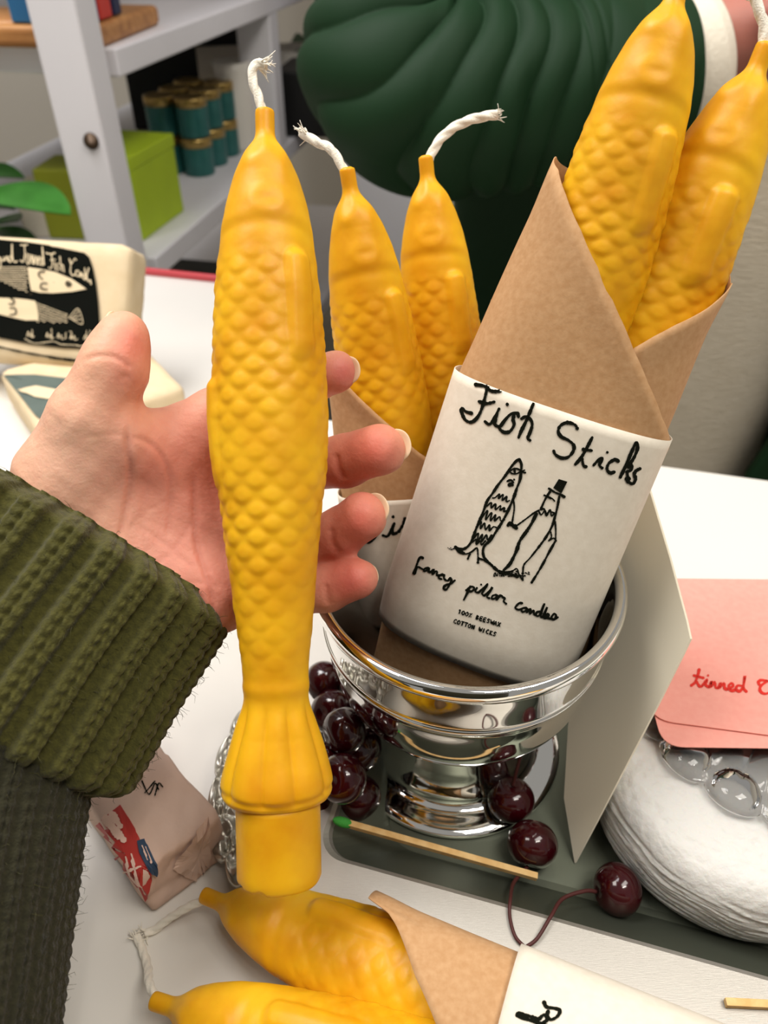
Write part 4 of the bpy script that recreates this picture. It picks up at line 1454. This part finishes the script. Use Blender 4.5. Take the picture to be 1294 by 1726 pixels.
for x in (310, 520, 640, 780, 930):
    sc_ += [[(x, 1210 + (x - 310) * .06), (x + 18, 1160 + (x - 310) * .06), (x + 22, 1215 + (x - 310) * .06), (x + 50, 1180 + (x - 310) * .06), (x + 52, 1225 + (x - 310) * .06), (x + 85, 1215 + (x - 310) * .06)]]
sc_ += [[(580, 1130), (585, 1230)], [(735, 1170), (735, 1240)], [(960, 1150), (970, 1245)], [(1000, 1150), (1010, 1250)], [(370, 1140), (375, 1225)], [(770, 1160), (800, 1170), (790, 1240)]]
ink('pattern', upm, sc_, 0, 380, s7, 1.1, M_clab, ulab, off=0.0026)
ink('fish_marks', upm, [[(510, 510), (460, 515), (445, 550), (490, 595)], [(540, 640), (480, 640), (470, 690), (540, 705)], [(140, 800), (180, 830), (165, 865), (120, 860)], [(130, 905), (190, 910), (195, 965), (130, 985)],
                        [(740, 640), (760, 620), (800, 650), (770, 670), (740, 650)], [(760, 645), (775, 655)]], 0, 380, s7, 2.2, M_blab, ulab, off=0.0034)

# ------------------------------------------------------------------ wrapped block at the lower left with a red label
M_pinkp = mat('blush_paper', '#dcbfae', 0.75, bump=0.35, bscale=120, bdist=0.0015, col2='#d5b5a2', vscale=40)
nA, nB = GZ(258, 1556, TZ + 0.0005), GZ(120, 1350, TZ + 0.0005)
u1 = nrm(nB - nA)
u2 = np.array([u1[1], -u1[0], 0])
blc = nA + u1 * 0.046 + u2 * 0.0220 + np.array([0, 0, 0.0182])
wb, wm = wrapped_box('wrapped_block', blc, u1 * 0.046, u2 * 0.0220, np.array([0, 0, 0.0182]), 'small block in blush paper with a red and blue label beside the sweater cuff', 'soap', M_pinkp, seed=12, bev=0.0035, dent=0.006)
wlab = ink('label', wm, [], 0, 0, 1, 1, mat('red_label', '#b5342c', 0.6), wb, fills=[dense([(148, 1402), (203, 1358), (228, 1398), (252, 1450), (254, 1482), (246, 1524)], 6)], off=0.0008)
ink('print', wm, [[(180, 1382), (210, 1420)], [(190, 1375), (204, 1395)]], 0, 0, 1, 12, mat('pale_print', '#e8c5b4', 0.7), wlab, off=0.0014)
ink('print_lines', wm, [[(150, 1412), (200, 1465), (242, 1520)], [(215, 1445), (222, 1470), (238, 1490)], [(210, 1468), (238, 1462)], [(222, 1442), (236, 1488)]], 0, 0, 1, 3, MAT['pale_print'], wlab, off=0.0015)
ink('seal', wm, [], 0, 0, 1, 1, mat('blue_seal', '#33475f', 0.6), wb, fills=[dense([(232, 1420), (244, 1416), (262, 1456), (262, 1474), (252, 1470), (236, 1440)], 4)], off=0.0016)
ink('seal_print', wm, [[(240, 1430), (250, 1452)], [(246, 1432), (256, 1458)]], 0, 0, 1, 1.6, MAT['pale_print'], wlab, off=0.0022)
ink('handwriting', wm, [[(240, 1318), (252, 1340), (262, 1322), (268, 1332)], [(245, 1338), (262, 1318)], [(262, 1342), (268, 1322), (275, 1328)], [(232, 1322), (240, 1310)]], 0, 0, 1, 2.4, M_ink, wb, off=0.0008)
fe = ink('folded_flap', wm, [], 0, 0, 1, 1, M_pinkp, wb, fills=[dense([(352, 1378), (300, 1440), (288, 1462), (346, 1492), (352, 1440)], 5)], off=0.0016)
# ------------------------------------------------------------------ the photographer's hand (built in camera axes, then placed in the room)
def S3(u, v, d):
    return camv(u, v, d).astype(np.float32)


H = 0.00085
G = grid((-0.150, -0.065, 0.248), (0.012, 0.080, 0.338), H)


def chain(pts, rs, k=0.004):
    D = None
    for (p, q, r0, r1) in zip(pts[:-1], pts[1:], rs[:-1], rs[1:]):
        d = cap_sdf(G, S3(*p), S3(*q), r0, r1)
        D = d if D is None else smin(D, d, k)
    return D


palm = None
for a, b, ra, rb in (((165, 915, .302), (372, 712, .3015), .0165, .0120), ((165, 925, .303), (398, 795, .3035), .0165, .0120), ((165, 945, .303), (408, 885, .3035), .0160, .0120),
                     ((170, 965, .302), (392, 985, .3015), .0160, .0118), ((120, 828, .291), (200, 748, .285), .0200, .0155), ((250, 990, .298), (352, 1008, .2985), .0165, .0138),
                     ((216, 768, .297), (345, 730, .300), .0092, .0110), ((120, 1000, .305), (-60, 1160, .300), .0250, .0270), ((190, 900, .301), (150, 960, .303), .020, .021)):
    d = cap_sdf(G, S3(*a), S3(*b), ra, rb)
    palm = d if palm is None else smin(palm, d, 0.014)
thumb = chain([(118, 800, .288), (152, 706, .279), (190, 624, .2755), (209, 563, .2785)], [.0195, .0132, .0106, .0076], 0.008)
thumb = smin(thumb, cap_sdf(G, S3(196, 606, .2752), S3(207, 578, .2765), .0098, .0090), 0.004)
hand = smin(palm, thumb, 0.006)
FING = [  # knuckle, first joint, second joint, tip
    ([(372, 706, .3015), (470, 660, .3125), (526, 638, .3065), (564, 628, .299)], [.0118, .0094, .0088, .0084]),
    ([(398, 790, .3035), (500, 792, .3150), (580, 777, .3015), (640, 758, .2915)], [.0120, .0100, .0098, .0098]),
    ([(408, 882, .3035), (497, 930, .3145), (574, 897, .3000), (609, 871, .2925)], [.0118, .0098, .0096, .0094]),
    ([(392, 985, .3015), (478, 1008, .3120), (550, 993, .3010), (604, 975, .2950)], [.0115, .0086, .0082, .0078])]
for pts, rs in FING:
    hand = np.minimum(smin(hand, chain(pts, rs, 0.0035), 0.0045), hand)
V, F = surface_nets(hand, G[0, 0, 0], H)
# projected position of every vertex for creases and colouring
uv = np.stack([V[:, 0] / V[:, 2] * FPX + CU, CV - V[:, 1] / V[:, 2] * FPX], -1)
me_n = np.zeros_like(V)
fv = V[F]
fn = np.cross(fv[:, 2] - fv[:, 0], fv[:, 3] - fv[:, 1])
for k in range(4):
    np.add.at(me_n, F[:, k], fn)
me_n /= np.linalg.norm(me_n, axis=1)[:, None] + 1e-12
view = -V / np.linalg.norm(V, axis=1)[:, None]
if (me_n * view).sum(1)[np.argmin(V[:, 2])] < 0:
    me_n = -me_n
    F = F[:, ::-1]
facing = np.clip((me_n * view).sum(1), 0, 1)


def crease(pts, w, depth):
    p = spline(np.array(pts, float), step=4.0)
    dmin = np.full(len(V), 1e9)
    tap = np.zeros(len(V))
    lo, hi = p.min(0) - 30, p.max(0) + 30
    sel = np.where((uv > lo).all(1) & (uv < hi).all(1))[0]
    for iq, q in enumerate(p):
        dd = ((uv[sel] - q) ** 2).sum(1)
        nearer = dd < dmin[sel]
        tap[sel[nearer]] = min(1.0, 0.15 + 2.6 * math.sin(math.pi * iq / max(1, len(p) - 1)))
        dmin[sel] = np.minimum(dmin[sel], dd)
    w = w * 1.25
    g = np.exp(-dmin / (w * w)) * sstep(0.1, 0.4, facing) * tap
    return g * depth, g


cr = np.zeros(len(V))
crc = np.zeros(len(V))
for pts, w, dp in (([(213, 722), (216, 760), (219, 805), (212, 860), (200, 910)], 4.5, .0013), ([(216, 735), (248, 745), (270, 765), (286, 805), (287, 850), (282, 910)], 4, .0008),
                   ([(262, 752), (280, 780), (298, 830)], 3.5, .0005), ([(325, 800), (328, 860), (332, 920), (352, 985), (359, 1025), (357, 1055)], 4.5, .0012),
                   ([(150, 736), (180, 733), (213, 732)], 4, .0003), ([(140, 606), (165, 600), (195, 603), (224, 622)], 4, .0009), ([(200, 636), (222, 634)], 4, .0005),
                   ([(225, 880), (262, 905), (330, 960)], 3.5, .0004), ([(240, 960), (290, 930), (330, 870)], 3.5, .0004), ([(205, 905), (250, 860), (300, 840)], 3, .0003),
                   ([(287, 985), (330, 982), (370, 990)], 3.5, .0004), ([(245, 820), (240, 880), (250, 940)], 3.5, .0003),
                   ([(566, 765), (570, 790), (582, 812)], 5, .0011), ([(558, 890), (560, 915), (572, 935)], 5, .0011), ([(549, 985), (552, 1005), (556, 1020)], 4.5, .0008)):
    g, gc_ = crease(pts, w, dp)
    cr = np.maximum(cr, g)
    crc = np.maximum(crc, gc_ * min(1, dp / .0012))
V2 = V - me_n * cr[:, None] * 0.7
V2 += me_n * (0.00022 * noise3(V * 420, 31, 2) + 0.0004 * noise3(V * 120, 32, 2))[:, None]
base = np.array(lin('#efbfa2')[:3])
cols = np.repeat(base[None], len(V), 0)


def blob(u, v, r, colr, wt):
    global cols
    g = np.exp(-((uv - [u, v]) ** 2).sum(1) / (r * r)) * wt
    cols = cols * (1 - g[:, None]) + np.array(lin(colr)[:3]) * g[:, None]


blob(225, 580, 42, '#dd7e70', .8); blob(215, 640, 36, '#e08a7c', .6); blob(200, 700, 34, '#e49684', .4)
blob(110, 760, 95, '#f3ceb4', .6); blob(180, 820, 90, '#f0c2b0', .5)
blob(250, 790, 60, '#e49a8c', .6); blob(340, 760, 110, '#e08f7d', .75); blob(350, 880, 100, '#df8f7f', .65); blob(360, 1010, 80, '#db8576', .7); blob(270, 930, 70, '#e8a798', .5)
blob(240, 1000, 70, '#e3998a', .5); blob(375, 800, 60, '#d9785a', .5)
blob(580, 628, 40, '#cf6a66', .85); blob(625, 765, 75, '#d5695a', .85); blob(605, 885, 62, '#d46a5c', .85); blob(592, 985, 64, '#cd6058', .85)  # red fingertips, plus the candle's warm bounce light put into the colour
blob(560, 800, 34, '#c25a48', .5); blob(556, 925, 30, '#c25a48', .5)
mo = noise3(V * 260, 40, 3)[:, None]
mo2 = noise3(V * 700, 41, 2)[:, None]
cols = cols * (1 + 0.05 * mo + np.array([0.015, 0.05, 0.045]) * mo2)
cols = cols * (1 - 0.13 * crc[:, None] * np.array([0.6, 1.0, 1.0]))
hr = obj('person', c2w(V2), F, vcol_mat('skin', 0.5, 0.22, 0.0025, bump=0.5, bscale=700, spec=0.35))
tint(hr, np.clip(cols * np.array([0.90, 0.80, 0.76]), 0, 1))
tag(hr, 'left hand of the photographer reaching in, palm up, in a dark green ribbed sweater', 'person')
M_nail = mat('fingernail', '#e8c9a6', 0.3, sss=0.2, ssss=0.002)


def nail(c, along, norm, w, ln, th=0.0013):
    """a slightly domed oval plate"""
    along = nrm(along)
    nm = nrm(np.asarray(norm, float) - along * (np.asarray(norm, float) @ along))
    sd_ = np.cross(along, nm)
    V_ = sphere_grid((0, 0, 0), 1.0, 22, 30)
    sq = lambda t: np.sign(t) * np.abs(t) ** 0.8
    X_, Y_, Z_ = sq(V_[..., 0]) * w, V_[..., 1] * th, sq(V_[..., 2]) * ln
    Y_ = Y_ - 0.30 * w * (X_ / w) ** 2 - 0.10 * ln * np.maximum(0, Z_ / ln) ** 2
    Vn = c + X_[..., None] * sd_ + Y_[..., None] * nm + Z_[..., None] * along
    return obj('fingernail', *tube(c2w(Vn), False, False), M_nail, hr)


for i_, (pts, rs) in enumerate(FING):
    t3, d3 = camv(*pts[3]), camv(*pts[2])
    al = nrm(t3 - d3)
    nv = np.array([0.55, 0.10, 0.83])
    nv = nrm(nv - al * (nv @ al))
    r3 = rs[3]
    nail(t3 + al * (r3 * 0.40 + (0 if i_ < 3 else -0.0022)) + nv * r3 * 0.50, al, nv, r3 * 0.66, r3 * 0.78)
t3, d3 = camv(209, 563, .2785), camv(190, 624, .2755)
al = nrm(t3 - d3)
nn_ = nrm(np.array([-0.86, 0.1, 0.30]))
nail(t3 + al * 0.0010 + nn_ * 0.0071, al, nn_, .0052, .0072, .0018)

# ------------------------------------------------------------------ ribbed sweater sleeve
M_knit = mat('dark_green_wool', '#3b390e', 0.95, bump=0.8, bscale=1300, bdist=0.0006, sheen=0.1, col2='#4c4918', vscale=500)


def knit_tube(path, ra, rb, ribs, m, n, ribamp, stitch, fold=None):
    """path in camera axes"""
    p = spline(np.asarray(path, float), n=n)
    k = len(p)
    T, A, B = frames(p, ref=(0, 0, 1))
    s = np.concatenate([[0], np.cumsum(np.linalg.norm(np.diff(p, axis=0), axis=1))])
    tt = np.linspace(0, 1, k)
    ra = np.interp(tt, np.linspace(0, 1, len(ra)), ra)
    rb = np.interp(tt, np.linspace(0, 1, len(rb)), rb)
    ph = np.linspace(0, 2 * np.pi, m, endpoint=False)
    PH, SS = np.meshgrid(ph, s)
    x = PH * ribs / (2 * np.pi) + 0.10 * noise3(np.stack([np.cos(PH) * 2, np.sin(PH) * 2, SS * 30], -1), 15, 2)
    f = x % 1.0
    tri = np.abs(f - 0.5) * 2                        # 0 at rib centre
    rib = sstep(0.78, 0.40, tri)
    # V stitches: two columns on each rib
    col = np.abs(((f - 0.5) * 3.2) % 1.0 - 0.5) * 2
    vv = np.cos(2 * np.pi * (SS / stitch + 0.42 * col * np.sign(f - 0.5) * 0 + 0.45 * col))
    D = ribamp * rib + 0.00030 * (0.35 + 0.65 * rib) * vv + 0.0005 * rib * (1 - np.abs(col - 0.5))
    D -= 0.0008 * np.exp(-((f - 0.5) / 0.045) ** 2)
    q = np.stack([np.cos(PH) * 1.6, np.sin(PH) * 1.6, SS * 26], -1)
    D += 0.0022 * noise3(q, 17, 2)
    if fold is not None:
        D += fold(SS, PH, s[-1])
    R1, R2 = ra[:, None] + D, rb[:, None] + D
    return p[:, None] + A[:, None] * (np.cos(PH) * R1)[..., None] + B[:, None] * (np.sin(PH) * R2)[..., None]


def cuff_fold(SS, PH, L):
    e0, e1 = sstep(0.0, 0.010, SS), sstep(L, L - 0.012, SS)
    return -0.010 * (1 - e0) ** 2 - 0.012 * (1 - e1) ** 2


C1, C2, C3 = camv(122, 880, .296), camv(20, 1020, .284), camv(-108, 1200, .272)
slv = None
cv = knit_tube([C1, C2, C3], [.040, .042, .042], [.0680, .0685, .0690], 29, 720, 330, .0036, .0042, cuff_fold)
# turn the rim inward at both ends so the cuff has thickness
inn0 = [C1 + (cv[0] - C1) * k + (C3 - C1) * e for k, e in ((0.93, 0.004), (0.88, 0.02), (0.86, 0.10))]
inn1 = [C3 + (cv[-1] - C3) * k + (C1 - C3) * e for k, e in ((0.94, 0.01), (0.86, 0.04))]
cvf = np.concatenate([np.array(inn0)[::-1], cv, np.array(inn1)], 0)
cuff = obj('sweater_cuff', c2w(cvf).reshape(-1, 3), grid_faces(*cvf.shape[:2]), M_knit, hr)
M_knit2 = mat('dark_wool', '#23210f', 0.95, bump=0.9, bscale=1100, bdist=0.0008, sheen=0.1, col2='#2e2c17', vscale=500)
sv = knit_tube([camv(-60, 1130, .278), camv(-110, 1260, .268), camv(-140, 1450, .255), camv(-178, 1760, .238), camv(-230, 2150, .22)], [.040, .042, .042, .044], [.0570, .0565, .0500, .046, .05], 42, 520, 360, .0006, .0042)
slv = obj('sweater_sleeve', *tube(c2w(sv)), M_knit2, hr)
# loose fibres standing off the wool
fz = MB()
rg = np.random.default_rng(5)
for arr, cnt in ((cv, 1500), (sv[40:], 900)):
    k, m = arr.shape[:2]
    cen = arr.mean(1)
    for _ in range(cnt):
        i, j = rg.integers(0, k), rg.integers(0, m)
        p = arr[i, j]
        o_ = nrm(p - cen[i])
        d = nrm(o_ + rg.normal(size=3) * 0.7)
        L = rg.uniform(0.0015, 0.006)
        p1 = p + d * L * 0.5 + rg.normal(size=3) * 0.0005
        p2 = p1 + nrm(d + rg.normal(size=3) * 0.7) * L * 0.5
        pth = np.array([p - o_ * 0.0005, p1, p2])
        fz.add(*tube(c2w(sweep(pth, np.array([.00009, .00008, .00004]), m=3)), False, False))
fo = fz.build('wool_fuzz', M_knit, hr)
fo['kind'] = 'stuff'

# photographer's torso in the same dark sweater, unseen, added to shade the scene's front
G = grid((-0.42, -0.62, 0.45), (0.42, -0.10, 1.85), 0.012)
bd = smin(cap_sdf(G, np.float32([-.10, -.36, .60]), np.float32([-.10, -.36, 1.25]), .145, .150), cap_sdf(G, np.float32([.10, -.36, .60]), np.float32([.10, -.36, 1.25]), .145, .150), .08)
bd = smin(bd, cap_sdf(G, np.float32([-.20, -.38, 1.33]), np.float32([.20, -.38, 1.33]), .080, .080), .10)
Vb, Fb = surface_nets(bd, G[0, 0, 0], 0.012)
obj('unseen_sweater_body', Vb, Fb[:, ::-1], M_knit2, hr)
upper = sweep(spline([(-.22, -.38, 1.30), (-.30, -.30, 1.12), (-.29, -.10, 1.02), np.array(c2w(camv(-230, 2100, .222)))], n=60), np.linspace(.062, .050, 61)[:len(spline([(-.22, -.38, 1.30), (-.30, -.30, 1.12), (-.29, -.10, 1.02), (0, 0, 1)], n=60))], m=40)
obj('sweater_sleeve', *tube(upper), M_knit2, hr)

# ------------------------------------------------------------------ the seller across the table: green parka, cream jumper
M_parka = mat('green_parka', '#112d16', 0.65, spec=0.2, bump=0.15, bscale=500, bdist=0.0003)
M_parkad = mat('parka_lining', '#131813', 0.8)
M_jump = mat('cream_jumper', '#e6dac4', 0.9, bump=0.7, bscale=90, bdist=0.003, stretch=(1, 1, 8), col2='#dccfb7', vscale=40)
M_cuffw = mat('cream_cuff', '#e2dac8', 0.9, bump=0.6, bscale=260, bdist=0.001)

# hand and forearm: one continuous body mesh
h2 = 0.0025
G = grid((0.17, -0.02, 0.56), (0.46, 0.49, 0.76), h2).astype(np.float32)
arm = cap_sdf(G, S3(1010, 95, .655), S3(1215, 62, .655), .032, .029)
arm = smin(arm, cap_sdf(G, S3(1215, 62, .655), S3(1330, 30, .645), .030, .034), 0.02)
pal = cap_sdf(G, S3(1215, 70, .66), S3(1330, 60, .655), .030, .030)
arm = smin(arm, pal, 0.02)
for i in range(4):
    k0 = (1335, -40 + 44 * i, .650)
    k1 = (1400, -35 + 48 * i, .630)
    k2 = (1372, -25 + 46 * i, .600)
    k3 = (1322, -18 + 42 * i, .590)
    D = None
    for p, q, r0, r1 in ((k0, k1, .0105, .0095), (k1, k2, .0095, .0088), (k2, k3, .0088, .0078)):
        d = cap_sdf(G, S3(*p), S3(*q), r0, r1)
        D = d if D is None else smin(D, d, .004)
    arm = smin(arm, D, 0.005)
D = smin(cap_sdf(G, S3(1235, -10, .64), S3(1290, -75, .612), .017, .012), cap_sdf(G, S3(1290, -75, .612), S3(1345, -88, .598), .0115, .0095), .006)
arm = smin(arm, D, .012)
Vh, Fh = surface_nets(arm, G[0, 0, 0], h2)
fv = Vh[Fh]
seller = obj('person', c2w(Vh), Fh[:, ::-1], vcol_mat('skin_seller', 0.5, 0.3, 0.004, bump=0.1, bscale=400))
tc_ = np.repeat(np.array(lin('#b9796a'))[None, :3], len(Vh), 0)
tc_ *= (1 + 0.12 * noise3(Vh * 70, 3, 2))[:, None]
tint(seller, np.clip(tc_, 0, 1))
tag(seller, 'person standing across the table in a green parka and cream jumper, forearm folded', 'person')

# parka sleeve with gathered folds
sp = [(735, -420, .80), (712, -150, .735), (676, 20, .685), (668, 128, .655), (735, 168, .648), (860, 160, .65), (1000, 140, .652), (1136, 118, .654)]
pp = spline(np.array([camv(*q) for q in sp]), n=420)
k = len(pp)
T, A, B = frames(pp, ref=(0, 0, 1))
s = np.concatenate([[0], np.cumsum(np.linalg.norm(np.diff(pp, axis=0), axis=1))])
tt = s / s[-1]
rr = np.interp(tt, [0, .30, .42, .52, .60, .75, .90, .975, 1.0], [.082, .070, .060, .066, .074, .073, .066, .058, .055])
ph = np.linspace(0, 2 * np.pi, 220, endpoint=False)
PH, SS = np.meshgrid(ph, s)
fl = SS * 112 + 1.6 * np.sin(PH + 0.6) + 2.4 * noise3(np.stack([np.cos(PH) * .9, np.sin(PH) * .9, SS * 14], -1), 51, 2)
amp = np.interp(tt, [0, .35, .45, .62, .80, .88, .93, 1], [.001, .002, .006, .0085, .0070, .0045, .0014, .0008])[:, None]
D = amp * (np.abs(np.sin(fl)) ** 0.7 - 0.6) + 0.6 * amp * noise3(np.stack([np.cos(PH) * 1.5, np.sin(PH) * 1.5, SS * 70], -1), 52, 2)
ssm = np.interp(0.875, tt, s)
for e in (-0.006, 0.006):
    D -= 0.0018 * np.exp(-((SS - ssm - e) / 0.0018) ** 2)
Vs = pp[:, None] + A[:, None] * (np.cos(PH) * (rr[:, None] + D))[..., None] + B[:, None] * (np.sin(PH) * (rr[:, None] * 1.06 + D))[..., None]
obj('parka_sleeve', *tube(c2w(Vs), True, False), M_parka, seller)
# jumper cuff peeking out
cp = spline(np.array([camv(1080, 118, .655), camv(1140, 108, .655), camv(1186, 92, .655)]), n=30)
Vc = sweep(cp, np.interp(np.linspace(0, 1, len(cp)), [0, .8, 1], [.052, .055, .050]), m=60)
Vi = cp[-1] + (Vc[-1:] - cp[-1]) * 0.86 - (cp[-1] - cp[-5]) * 0.5
Vc = np.concatenate([Vc, Vi], 0)
obj('jumper_cuff', *tube(c2w(Vc), True, False), M_cuffw, seller)


def body_ring(z, cx, cy, a, b, m=120, p0=0.0, p1=2 * np.pi):
    ph = np.linspace(p0, p1, m, endpoint=(p1 - p0) < 6.2)
    e = 0.85
    c_, s_ = np.cos(ph), np.sin(ph)
    return np.stack([cx + a * np.sign(c_) * np.abs(c_) ** e, cy + b * np.sign(s_) * np.abs(s_) ** e, np.full(len(ph), z)], -1)


PX, PY = 0.345, 0.905
zs = np.linspace(0.62, 1.52, 60)
tor = np.array([body_ring(z, PX, PY + 0.02, np.interp(z, [.62, .9, 1.1, 1.35, 1.45, 1.52], [.185, .178, .175, .185, .13, .06]), np.interp(z, [.62, .9, 1.1, 1.35, 1.52], [.125, .12, .118, .12, .06])) for z in zs])
nz = noise3(tor * np.array([14, 14, 5]), 61, 2)
cen = tor.mean(1, keepdims=True)
dr = tor - cen
tor = cen + dr * (1 + 0.03 * nz[..., None])
obj('jumper', *tube(tor), M_jump, seller)
# open parka: a shell round the back and sides, open at the front
zs = np.linspace(0.48, 1.50, 70)
sh = []
for z in zs:
    a = np.interp(z, [.48, .9, 1.1, 1.35, 1.45, 1.5], [.285, .268, .258, .255, .20, .13])
    b = np.interp(z, [.48, .9, 1.1, 1.35, 1.5], [.20, .185, .18, .175, .11])
    g0 = math.radians(np.interp(z, [.48, .70, .95, 1.5], [-80, -74, -54, -50]))                       # edge of the opening, front is -90
    sh.append(body_ring(z, PX, PY + 0.02, a, b, 150, g0, math.radians(-124) + 2 * math.pi))
sh = np.array(sh)
PHs = np.linspace(0, 1, 150)[None] * np.ones((70, 1))
nf = np.sin(PHs * 40 + 2 * noise3(sh * 6, 71, 2)) * 0.010
cen = sh.mean(1, keepdims=True)
sh = cen + (sh - cen) * (1 + nf[..., None])
pk = obj('parka', sh.reshape(-1, 3), grid_faces(70, 150, False), M_parka, seller)
sm = pk.modifiers.new('thick', 'SOLIDIFY')
sm.thickness = 0.012
# trousers and shoes
tr = MB()
for sx in (-1, 1):
    pth = np.array([(PX + sx * 0.080, PY + 0.03, 0.80), (PX + sx * 0.085, PY + 0.03, 0.68), (PX + sx * 0.095, PY + 0.0, 0.48), (PX + sx * 0.10, PY + 0.03, 0.10)])
    q = spline(pth, n=40)
    tr.add(*tube(sweep(q, np.interp(np.linspace(0, 1, len(q)), [0, .3, .55, 1], [.072, .084, .072, .062]), m=36, ref=(1, 0, 0))))
tr.build('trousers', mat('dark_trousers', '#1c1d22', 0.85), seller)
for sx in (-1, 1):
    V = sphere_grid((0, 0, 0), 1.0, 20, 28)
    V[..., 2] = np.maximum(V[..., 2], -0.55)
    V = V * np.array([0.048, 0.13, 0.065]) + np.array([PX + sx * 0.10, PY - 0.03, 0.036])
    obj('shoe', *tube(V, False, False), M_black, seller)
